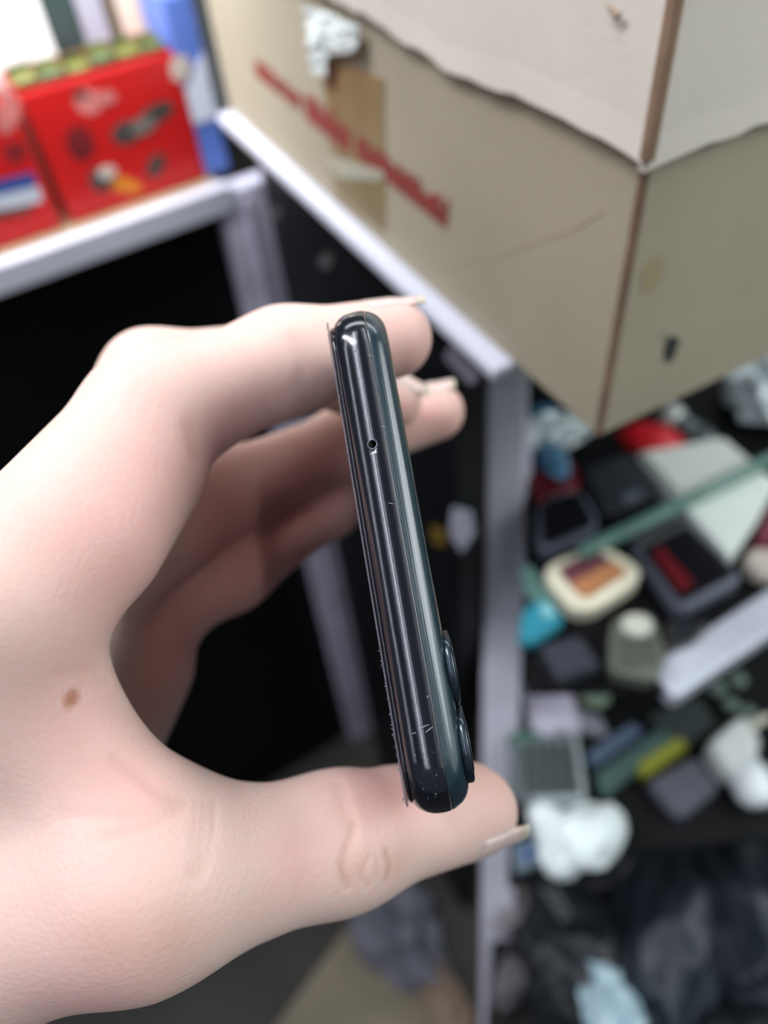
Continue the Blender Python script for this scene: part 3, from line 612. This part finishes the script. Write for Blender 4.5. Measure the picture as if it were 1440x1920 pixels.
def phone_part(name, prof, m, cr=PCR, smooth=True, sub=False, parent=None):
    """prof: list of (x mm, inset mm) from front to back; swept around the outline and capped"""
    rings = []
    for x, o in prof:
        pts = outline(o, cr)
        rings.append([Vector((x, y, z)) * MM for y, z in sub_edges(pts, 2.6)])
    vs, fs = loft(rings)
    me = bpy.data.meshes.new(name); me.from_pydata(vs, [], fs); me.materials.append(m)
    bm = bmesh.new(); bm.from_mesh(me); bmesh.ops.recalc_face_normals(bm, faces=bm.faces); bm.to_mesh(me); bm.free()
    for p in me.polygons: p.use_smooth = smooth and len(p.vertices) == 4
    o = bpy.data.objects.new(name, me); COL.objects.link(o); o.parent = parent or phone
    return o
def arc_in(x, b=TB, a=3.7, e=2.15): return a * (1 - (1 - min(1, abs(x / b)) ** e) ** (1 / e))
M_frame = mat('glossy_black_frame', (.008, .009, .014), .16, spec=.6, coat=.6, bump=.07, bscale=900, stretch=(6, .006, 1), rvar=.05, vscale=500)
M_back = mat('teal_back_gloss', (.012, .030, .040), .22, spec=.7, coat=.7, bump=.14, bscale=900, stretch=(5, .004, 1), rvar=.05, vscale=400)
M_glass = mat('screen_glass_edge', (.012, .012, .018), .10, coat=1.0)
M_prot = mat('protector_film', (.16, .15, .18), .12, coat=.6, alpha=.65)
xs = [-3.6 + 4.9 * k / 26 for k in range(27)]
fr = phone_part('frame', [(-3.6, 3.4)] + [(x, arc_in(x)) for x in xs] + [(1.3, 3.4)], M_frame)
xs = [1.34 + (4.23 - 1.34) * k / 18 for k in range(19)]
bk = phone_part('back_cover', [(1.34, 3.4)] + [(1.34, arc_in(1.34) + .10)] + [(x, arc_in(x) + .03) for x in xs] + [(4.25, 4.2), (4.25, 6)], M_back)
phone_part('screen_glass', [(-4.22, 2.45), (-4.16, 2.2), (-4.00, 2.02), (-3.80, 1.85), (-3.72, 2.0), (-3.66, 2.2), (-3.61, 2.2)], M_glass, cr=8)
phone_part('screen_protector', [(-4.55, 2.2), (-4.50, 2.05), (-4.32, 2.0), (-4.26, 2.1)], M_prot, cr=5.0)
def on_phone(px, py, z=0.0):   # local (x,y) where a pixel ray meets the phone plane z
    r = C(px, py, 1.0); r = PR @ r; o = PR @ (-pc); t = (z - o[2]) / r[2]; q = o + r * t; return q[0], q[1]
hx, hy = on_phone(698, 833, -.1)
# the microphone hole is really bored
cut_me = bpy.data.meshes.new('bore'); bm = bmesh.new()
bmesh.ops.create_cone(bm, cap_ends=True, segments=24, radius1=.56 * MM, radius2=.56 * MM, depth=5 * MM, matrix=Matrix.Translation((hx * MM, hy * MM, -1.0 * MM)))
bm.to_mesh(cut_me); bm.free(); cut = bpy.data.objects.new('bore', cut_me); COL.objects.link(cut)
cut.matrix_world = phone.matrix_world
md = fr.modifiers.new('b', 'BOOLEAN'); md.operation = 'DIFFERENCE'; md.object = cut; md.solver = 'EXACT'
bpy.context.view_layer.update()
ev = fr.evaluated_get(bpy.context.evaluated_depsgraph_get()); nm = bpy.data.meshes.new_from_object(ev)
fr.modifiers.clear(); fr.data = nm; nm.name = 'frame'
bpy.data.objects.remove(cut)
def local_part(name, vs, fs, m, smooth=False, parent=None):
    me = bpy.data.meshes.new(name); me.from_pydata([Vector(v) * MM for v in vs], [], fs); me.materials.append(m)
    bm = bmesh.new(); bm.from_mesh(me); bmesh.ops.recalc_face_normals(bm, faces=bm.faces); bm.to_mesh(me); bm.free()
    for p in me.polygons: p.use_smooth = smooth
    o = bpy.data.objects.new(name, me); COL.objects.link(o); o.parent = parent or phone; return o
def ringz(cx, cy, rads, n=24):
    return loft([[Vector((cx + math.cos(2 * math.pi * k / n) * r, cy + math.sin(2 * math.pi * k / n) * r, z)) for k in range(n)] for r, z in rads])
N = 28; vs = []; fs = []
zs = -arc_in(hx) + .0
for k in range(N):
    a = 2 * math.pi * k / N; c_, s_ = math.cos(a), math.sin(a)
    for r, dz in ((.56, -.06), (.60, .05), (.72, .05), (.78, -.02)):
        x_ = hx + c_ * r; vs.append(Vector((x_, hy + s_ * r, -arc_in(x_) + dz)))
for k in range(N):
    j = (k + 1) % N
    for q in range(3): fs.append((k * 4 + q, j * 4 + q, j * 4 + q + 1, k * 4 + q + 1))
tag(local_part('microphone_rim', vs, fs, mat('rim_metal', (.10, .11, .14), .25, metal=.6), True), 'thin grey ring around the microphone hole')
# lenses standing proud of the back
for (px, py) in ((845, 1250), (871, 1393)):
    ly = on_phone(px, py, -7)[1]; n = 40
    def disc(rad, x, cz=-6.6): return [Vector((x, ly + rad * math.cos(2 * math.pi * k / n), cz + rad * .98 * math.sin(2 * math.pi * k / n))) for k in range(n)]
    vs, fs = loft([disc(5.2, 4.0), disc(5.2, 4.85), disc(4.9, 5.1), disc(3.9, 5.15)])
    lr = local_part('lens_ring', vs, fs, mat('lens_metal', (.03, .045, .06), .22, metal=.7, coat=.6) if px == 845 else bpy.data.materials['lens_metal'], True)
    vs, fs = loft([disc(3.8, 5.16), disc(3.8, 5.24), disc(3.2, 5.3)])
    local_part('lens', vs, fs, M_glass, True, lr)
# scuffs and grit
rg = random.Random(11); geos = []
def sliver(px0, py0, px1, py1, wd=.06, lift=.03):
    a, b = on_phone(px0, py0), on_phone(px1, py1); pts = []
    for k in range(5):
        t = k / 4; x_ = a[0] + (b[0] - a[0]) * t; y_ = a[1] + (b[1] - a[1]) * t
        pts.append(Vector((x_, y_, -arc_in(max(-3.9, min(3.9, x_))) + lift)))
    return tube(pts, [wd * .3, wd, wd * 1.2, wd, wd * .3], 5)
for s_ in ((785, 1366, 806, 1358), (797, 1374, 812, 1362), (772, 1376, 780, 1374), (728, 943, 738, 945), (804, 1304, 800, 1309), (668, 656, 664, 660), (716, 800, 722, 801), (690, 666, 698, 667)):
    geos.append(sliver(*s_))
vs, fs = join(*geos)
tag(local_part('scratches', vs, fs, mat('scratch_grey', (.22, .23, .27), .5)), 'fine pale scratches', kind='stuff')
def grit_geo(x, y, z, s, sd):
    v, f = blob(Vector((x, y, z)), (s, s, s), .4, sd, sub=1); return v, f
geos = []
for i in range(46):
    t = rg.random(); py = 1180 + 330 * t ** .7; u_ = on_phone(745, py)[1]
    geos.append(grit_geo(-4.35 - .35 * rg.random(), u_, -1.5 - .4 * rg.random(), .05 + .09 * rg.random() ** 2, i))
for i in range(18):
    y_ = -PW / 2 + 3 + rg.random() * 7; x_ = -2.4 + 3.2 * rg.random(); 
    zc = -arc_in(x_) - (0 if y_ > -PW / 2 + PCR else PCR - math.sqrt(max(0, PCR ** 2 - (PCR - (y_ + PW / 2)) ** 2)))
    geos.append(grit_geo(x_, y_, zc, .03 + .07 * rg.random() ** 2, i + 60))
vs, fs = join(*geos)
tag(local_part('grit', vs, fs, mat('dust_grey', (.16, .16, .18), .8)), 'pale dust grains', kind='stuff')

# ------------------------------------------------------------------ the hand: one continuous surface grown from a distance field
def J(px, py, d, r): return (C(px, py, d), float(r))
FING = {
    'index':  [J(2, 1130, 108, 12.4), J(288, 780, 131, 10.8), J(535, 678, 142, 9.1), J(735, 635, 147, 7.6)],
    'middle': [J(75, 1085, 128, 12.0), J(285, 712, 156, 9.3), J(540, 674, 168, 8.1), J(735, 750, 176, 6.8)],
    'ring':   [J(90, 1140, 144, 11.5), J(430, 925, 178, 9.6), J(650, 828, 190, 8.0), J(815, 772, 194, 7.4)],
    'pinky':  [J(160, 1210, 158, 11.0), J(435, 1070, 180, 8.7), J(620, 948, 193, 7.0), J(700, 895, 200, 6.0)],
}
THUMB = [J(-60, 1720, 118, 15.0), J(265, 1662, 113, 13.4), J(640, 1575, 130, 10.0), J(895, 1522, 144, 7.4)]
WR = C(-200, 1800, 128)
def seg(p, a, b, ra, rb):
    ab = b - a; t = np.clip(((p - a) @ ab) / (ab @ ab), 0, 1)
    return np.linalg.norm(p - a - t[:, None] * ab, axis=1) - (ra + t * (rb - ra))
def smin(a, b, k):
    h = np.clip(k - np.abs(a - b), 0, None) / k; return np.minimum(a, b) - h * h * k * .25
def tri(p, a, b, c, r):
    ba, cb, ac = b - a, c - b, a - c; n = np.cross(ba, ac)
    pa, pb2, pc2 = p - a, p - b, p - c
    ins = (np.sign(pa @ np.cross(ba, n)) + np.sign(pb2 @ np.cross(cb, n)) + np.sign(pc2 @ np.cross(ac, n))) < 2
    def e(q, d):
        t = np.clip((q @ d) / (d @ d), 0, 1); v = q - t[:, None] * d; return (v * v).sum(1)
    d1 = np.minimum(np.minimum(e(pa, ba), e(pb2, cb)), e(pc2, ac)); d2 = (pa @ n) ** 2 / (n @ n)
    return np.sqrt(np.where(ins, d1, d2)) - r
def chain(p, js, k):
    d = None
    for (a, ra), (b, rb) in zip(js[:-1], js[1:]):
        s_ = seg(p, a, b, ra, rb); d = s_ if d is None else smin(d, s_, k)
    return d
def palm_field(p):
    I0, M0, R0, K0 = (FING[n][0][0] for n in ('index', 'middle', 'ring', 'pinky'))
    T0, T1 = THUMB[0][0], THUMB[1][0]
    d = seg(p, I0, WR + np.array([2, 2, 6]), 12.0, 14.0)
    d = smin(d, seg(p, M0, WR, 12, 15), 8); d = smin(d, seg(p, R0, WR + np.array([2, -2, -8.]), 11.5, 14), 8)
    d = smin(d, seg(p, K0, WR + np.array([4, -4, -16.]), 11, 13), 8)
    d = smin(d, tri(p, I0, K0, WR + np.array([3, -3, -14.]), 9.5), 8)
    d = smin(d, seg(p, C(228, 1245, 168), C(80, 1560, 162), 15, 15), 9)              # heel of the little-finger side
    d = smin(d, tri(p, C(-5, 1210, 110), T0, C(205, 1600, 112), 7.5), 9)               # web between thumb and index
    d = smin(d, seg(p, C(55, 1245, 112), C(225, 1495, 113), 6.6, 7.6), 6)
    d = smin(d, tri(p, C(40, 1340, 124), C(260, 1570, 122), T0, 8.0), 9)
    d = smin(d, seg(p, T0, WR, 14, 16), 10)
    d = smin(d, seg(p, C(-20, 1560, 120), C(255, 1600, 125), 14, 11), 9)               # ball of the thumb
    fa = WR + (WR - M0) / np.linalg.norm(WR - M0) * 60
    d = smin(d, seg(p, WR + np.array([0, 0, 3.]), fa, 19, 23), 12); d = smin(d, seg(p, WR + np.array([4, -4, -12.]), fa + np.array([4, -4, -12.]), 17, 22), 12)
    return d
def phone_field(p):
    q = (p - pc) @ PR.T; q = q - np.array([0, 0, -PLEN / 2])
    c_ = np.abs(q) - np.array([4.6 - 3.4, PW / 2 - 3.4, PLEN / 2 - 3.4])
    return np.linalg.norm(np.maximum(c_, 0), axis=1) + np.minimum(c_.max(1), 0) - 3.4
def field(p):
    pal = palm_field(p); out = None
    for n_, js in FING.items():
        f = chain(p, js, 5.0)
        if n_ == 'index': f = smin(f, seg(p, C(185, 1015, 116), C(268, 900, 126), 9.6, 9.0), 6)    # fleshy inner side
        f = smin(pal, f, 7.0); out = f if out is None else smin(out, f, 1.0)
    th = chain(p, THUMB, 7.0)
    th = smin(th, seg(p, C(750, 1530, 137), C(860, 1512, 143), 8.2, 7.9), 4)                      # thumb pad
    out = smin(out, smin(pal, th, 11.0), 1.5)
    ph = -(phone_field(p) - .06)
    return np.maximum(out, ph)
def surface_nets(fn, lo, hi, h, B=8):
    dims = (np.ceil((hi - lo) / h / B).astype(int) * B) + 1
    Fg = np.empty(dims, np.float32); nb = (dims - 1) // B
    ix = np.stack(np.meshgrid(*[np.arange(n) for n in nb], indexing='ij'), -1).reshape(-1, 3)
    cen = lo + (ix + .5) * B * h; dc = fn(cen); rad = h * B * .8661 * 1.25
    Fg[:] = 5
    for b_ in ix[dc < -rad]:
        i, j, k = b_ * B; Fg[i:i + B + 1, j:j + B + 1, k:k + B + 1] = -5
    act = ix[np.abs(dc) <= rad]; rg_ = np.arange(B + 1)
    loc = np.stack(np.meshgrid(rg_, rg_, rg_, indexing='ij'), -1).reshape(-1, 3)
    for s0 in range(0, len(act), 400):
        a = act[s0:s0 + 400]; idx = (a[:, None, :] * B + loc[None]).reshape(-1, 3)
        v = fn(lo + idx * h); Fg[idx[:, 0], idx[:, 1], idx[:, 2]] = v
    ins = Fg < 0; n0, n1, n2 = dims - 1
    cnt = np.zeros((n0, n1, n2), np.int8)
    for a in (0, 1):
        for b in (0, 1):
            for c_ in (0, 1): cnt += ins[a:n0 + a, b:n1 + b, c_:n2 + c_]
    mask = (cnt > 0) & (cnt < 8); cells = np.argwhere(mask); vid = np.full(mask.shape, -1, np.int32); vid[mask] = np.arange(len(cells))
    acc = np.zeros((len(cells), 3)); num = np.zeros(len(cells))
    cor = [(a, b, c_) for a in (0, 1) for b in (0, 1) for c_ in (0, 1)]
    for i, a in enumerate(cor):
        for b in cor[i + 1:]:
            if sum(abs(x_ - y_) for x_, y_ in zip(a, b)) != 1: continue
            fa_ = Fg[tuple((cells + a).T)]; fb_ = Fg[tuple((cells + b).T)]; cr_ = (fa_ < 0) != (fb_ < 0)
            t = np.where(cr_, fa_ / np.where(cr_, fa_ - fb_, 1), 0)
            acc += np.where(cr_[:, None], np.array(a) + t[:, None] * (np.array(b) - np.array(a)), 0); num += cr_
    V = lo + (cells + acc / num[:, None]) * h; quads = []
    for ax in range(3):
        sl0 = [slice(1, None)] * 3; sl1 = [slice(1, None)] * 3; sl0[ax] = slice(0, -1); sl1[ax] = slice(1, None)
        o1, o2 = [q for q in range(3) if q != ax]
        A_ = ins[tuple(sl0)]; B_ = ins[tuple(sl1)]; e = np.argwhere(A_ != B_); base = e.copy(); base[:, o1] += 1; base[:, o2] += 1
        ok = (base[:, o1] < (dims - 1)[o1]) & (base[:, o2] < (dims - 1)[o2]); base = base[ok]
        s_in = ins[tuple(base.T)]
        def at_(d1, d2):
            q = base.copy(); q[:, o1] += d1; q[:, o2] += d2; return vid[tuple(q.T)]
        Q = np.stack([at_(-1, -1), at_(0, -1), at_(0, 0), at_(-1, 0)], 1)
        flip = s_in if ax != 1 else ~s_in
        Q = np.where(flip[:, None], Q, Q[:, ::-1]); quads.append(Q)
    return V, np.concatenate(quads)
lo = np.array([-150., -150, -232]); hi = np.array([34., 62, -84])
HV, HQ = surface_nets(field, lo, hi, .75)
def grad(p, e=.15):
    g = np.stack([field(p + np.eye(3)[i] * e) - field(p - np.eye(3)[i] * e) for i in range(3)], 1)
    return g / np.maximum(np.linalg.norm(g, axis=1)[:, None], 1e-6)
HN = grad(HV); HV = HV - HN * np.clip(field(HV), -.4, .4)[:, None]
# points on the skin, found along the line of sight from the lens
ppx = 720 + F * HV[:, 0] / -HV[:, 2]; ppy = 960 - F * HV[:, 1] / -HV[:, 2]
def skin(px, py):
    m_ = (ppx - px) ** 2 + (ppy - py) ** 2 < 64
    if not m_.any():
        i = np.argmin((ppx - px) ** 2 + (ppy - py) ** 2); return HV[i]
    i = np.where(m_)[0]; return HV[i[np.argmax(HV[i, 2])]]
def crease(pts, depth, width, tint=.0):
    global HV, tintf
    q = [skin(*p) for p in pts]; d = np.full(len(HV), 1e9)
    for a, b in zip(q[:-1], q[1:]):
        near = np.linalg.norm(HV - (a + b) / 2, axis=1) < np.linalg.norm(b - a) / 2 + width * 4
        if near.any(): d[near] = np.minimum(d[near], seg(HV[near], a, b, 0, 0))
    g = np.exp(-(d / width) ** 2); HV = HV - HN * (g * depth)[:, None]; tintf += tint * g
tintf = np.zeros(len(HV))
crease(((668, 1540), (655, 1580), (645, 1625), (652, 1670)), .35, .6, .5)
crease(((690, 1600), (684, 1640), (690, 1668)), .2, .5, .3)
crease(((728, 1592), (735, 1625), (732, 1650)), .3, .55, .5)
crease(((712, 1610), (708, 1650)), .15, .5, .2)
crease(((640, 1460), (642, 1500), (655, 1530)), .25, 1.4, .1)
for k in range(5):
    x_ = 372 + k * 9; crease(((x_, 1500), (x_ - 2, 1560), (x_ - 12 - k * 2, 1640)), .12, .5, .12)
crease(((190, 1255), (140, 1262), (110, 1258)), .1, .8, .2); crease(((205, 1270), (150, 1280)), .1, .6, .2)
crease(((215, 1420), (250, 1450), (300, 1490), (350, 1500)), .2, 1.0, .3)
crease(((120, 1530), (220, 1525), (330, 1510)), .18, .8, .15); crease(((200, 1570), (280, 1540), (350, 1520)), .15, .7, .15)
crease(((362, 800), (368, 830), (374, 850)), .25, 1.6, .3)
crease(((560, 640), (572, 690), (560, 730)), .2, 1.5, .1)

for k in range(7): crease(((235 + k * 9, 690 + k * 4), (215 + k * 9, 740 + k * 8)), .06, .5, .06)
me = bpy.data.meshes.new('hand')
me.vertices.add(len(HV)); me.loops.add(HQ.size); me.polygons.add(len(HQ))
RW = np.array(R)
hand_org = to_world(WR); HW = (HV * MM) @ RW.T + np.array(EYE) - np.array(hand_org)
me.vertices.foreach_set('co', HW.astype(np.float32).ravel())
me.loops.foreach_set('vertex_index', HQ.astype(np.int32).ravel())
me.polygons.foreach_set('loop_start', np.arange(0, HQ.size, 4, dtype=np.int32)); me.polygons.foreach_set('use_smooth', np.ones(len(HQ), bool))
me.update(calc_edges=True)
# pigment: pink knuckles, pads and web, a brown mole; palm-side shade painted in
base = np.array([.79, .585, .505]); col = np.repeat(base[None], len(HV), 0)
def spot(px, py, r, c_, amt, p3=None):
    global col
    q = skin(px, py) if p3 is None else p3; g = amt * np.exp(-(np.linalg.norm(HV - q, axis=1) / r) ** 2); col = col * (1 - g[:, None]) + np.array(c_) * g[:, None]
pink = (.74, .40, .36); rose = (.70, .31, .28)
for a in ((260, 1000, 14), (200, 1060, 10), (330, 880, 9), (150, 1350, 9), (250, 1480, 8), (700, 1480, 9), (560, 1620, 6), (180, 1880, 14), (380, 1250, 12)): spot(a[0], a[1], a[2], pink, .55)
for n_, js in FING.items():
    spot(0, 0, 11, rose, .6, js[3][0] + np.array([0, -4., 0])); spot(0, 0, 12, rose, .5, (js[1][0] + js[2][0]) / 2 + np.array([0, -8., 0])); spot(0, 0, 10, rose, .5, js[1][0] + np.array([5, -8., 0]))
spot(0, 0, 9, pink, .6, THUMB[3][0] + np.array([0, 5., 3])); spot(770, 1480, 7, rose, .4)
for px_, py_, r_ in ((660, 1640, 3.5), (740, 1620, 3.0), (310, 1760, 5.5), (200, 1760, 4)): spot(px_, py_, r_, (.56, .33, .23), .4)
for q_, r_ in ((C(300, 1180, 160), 16), (C(250, 1280, 155), 14), (C(420, 1050, 165), 15), (C(560, 960, 175), 12), (C(600, 880, 180), 10), (C(430, 980, 165), 12), (C(620, 755, 160), 9)): spot(0, 0, r_, (.50, .20, .17), .65, q_)  # deep red painted in as shade on the palm and between the fingers
m0 = skin(137, 1303)
g = np.exp(-(np.linalg.norm(HV - m0, axis=1) / 1.15) ** 4) * .8; col = col * (1 - g[:, None]) + np.array([.36, .12, .035]) * g[:, None]
m0 = skin(128, 1318); g = np.exp(-(np.linalg.norm(HV - m0, axis=1) / .8) ** 4) * .6; col = col * (1 - g[:, None]) + np.array([.42, .15, .05]) * g[:, None]
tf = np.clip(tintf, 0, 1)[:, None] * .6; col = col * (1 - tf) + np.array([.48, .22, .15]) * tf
ca_ = me.color_attributes.new('pigment_and_shade', 'FLOAT_COLOR', 'POINT')
ca_.data.foreach_set('color', np.concatenate([col, np.ones((len(col), 1))], 1).astype(np.float32).ravel())
M_skin = bpy.data.materials.new('skin'); M_skin.use_nodes = True; nt = M_skin.node_tree; B_ = nt.nodes['Principled BSDF']; I = B_.inputs
at_n = nt.nodes.new('ShaderNodeAttribute'); at_n.attribute_name = 'pigment_and_shade'
tcn = nt.nodes.new('ShaderNodeTexCoord'); nz = nt.nodes.new('ShaderNodeTexNoise'); nz.inputs['Scale'].default_value = 110; nz.inputs['Detail'].default_value = 5
nt.links.new(tcn.outputs['Object'], nz.inputs['Vector'])
mr = nt.nodes.new('ShaderNodeMapRange'); mr.inputs[1].default_value = .3; mr.inputs[2].default_value = .7; mr.inputs[3].default_value = .0; mr.inputs[4].default_value = .22
nt.links.new(nz.outputs[0], mr.inputs[0])
mx = nt.nodes.new('ShaderNodeMix'); mx.data_type = 'RGBA'; mx.inputs[7].default_value = (.74, .44, .38, 1)
nt.links.new(mr.outputs[0], mx.inputs[0]); nt.links.new(at_n.outputs['Color'], mx.inputs[6]); nt.links.new(mx.outputs[2], I['Base Color'])
I['Roughness'].default_value = .52; I['Specular IOR Level'].default_value = .35
I['Subsurface Weight'].default_value = .55; I['Subsurface Radius'].default_value = (1, .28, .16); I['Subsurface Scale'].default_value = .0045
vz = nt.nodes.new('ShaderNodeTexVoronoi'); vz.inputs['Scale'].default_value = 1300
nt.links.new(tcn.outputs['Object'], vz.inputs['Vector'])
bp = nt.nodes.new('ShaderNodeBump'); bp.inputs['Strength'].default_value = .25; bp.inputs['Distance'].default_value = .0002
nt.links.new(vz.outputs['Distance'], bp.inputs['Height']); nt.links.new(bp.outputs[0], I['Normal'])
me.materials.append(M_skin)
hand = bpy.data.objects.new('hand', me); COL.objects.link(hand); hand.location = hand_org; ORG[hand.name] = hand_org
tag(hand, 'bare left hand gripping the black phone between thumb and fingertips', 'hand')
print('hand verts', len(HV))
# nails: thin curved shields let into the finger ends
M_nail = mat('nail_plate', (.84, .60, .54), .28, sss=.3, sssr=(1, .5, .4), sscale=.002, coat=.3)
M_tip = mat('nail_free_edge', srgb(205, 192, 172), .4)
def nail(p, q, nrm, r, wd, ln, over, m, back=0.0, name='fingernail', y0=None):
    ax = (q - p) / np.linalg.norm(q - p); n_ = np.array(nrm, float); n_ -= ax * (n_ @ ax); n_ /= np.linalg.norm(n_); s_ = np.cross(ax, n_)
    nu, nv = 12, 13; vs = []; fs = []; half = wd / 2 / (r + 1)
    y0 = -back if y0 is None else y0; ylim = r * .35
    A, Dd = [], []
    for i in range(nu):
        for j in range(nv):
            t = i / (nu - 1); a = -half + 2 * half * j / (nv - 1)
            y_ = y0 + (ln - y0) * t; y_ -= (1 - math.cos(a / half * 1.2)) * 1.6 * (t if y0 < 0 else 1)
            A.append(y_); Dd.append(n_ * math.cos(a) + s_ * math.sin(a))
    A = np.array(A); Dd = np.array(Dd); base_ = q + ax * np.minimum(A, ylim)[:, None]
    lo_ = np.full(len(A), 1.0); hi_ = np.full(len(A), r + 5)
    for _ in range(22):
        md_ = (lo_ + hi_) / 2; in_ = field(base_ + Dd * md_[:, None]) < .10; lo_ = np.where(in_, md_, lo_); hi_ = np.where(in_, hi_, md_)
    for lay in (0, 1):
        rr_ = lo_ - lay * .45 - np.maximum(A - ylim, 0) * .10
        for v in base_ + Dd * rr_[:, None] + ax * np.maximum(A - ylim, 0)[:, None]: vs.append(to_world(v))
    k = nu * nv
    for lay in (0, 1):
        for i in range(nu - 1):
            for j in range(nv - 1):
                b = lay * k + i * nv + j; f = (b, b + nv, b + nv + 1, b + 1); fs.append(f if lay else f[::-1])
    ring = [i * nv for i in range(nu)] + [(nu - 1) * nv + j for j in range(1, nv)] + [i * nv + nv - 1 for i in range(nu - 2, -1, -1)] + [j for j in range(nv - 2, 0, -1)]
    for a, b in zip(ring, ring[1:] + ring[:1]): fs.append((a, b, b + k, a + k))
    return mk(name, vs, fs, m, hand, True)
def nails(js, nrm, wd, ln, over):
    (p, _), (q, r) = js[2], js[3]
    nail(p, q, nrm, r, wd, ln - over, 0, M_nail, back=4.2)
    nail(p, q, nrm, r, wd * .97, ln, 0, M_tip, name='nail_free_edge', y0=ln - over)
nails(FING['index'], (-.15, 1, .25), 11.0, 7.6, 1.8)
nails(FING['middle'], (.35, 1, .45), 10.5, 7.2, 1.8)
nails(FING['ring'], (-.25, 1, .4), 10.5, 6.6, 1.4)
nails(THUMB, (-.08, -1, .85), 13, 8.0, 2.0)
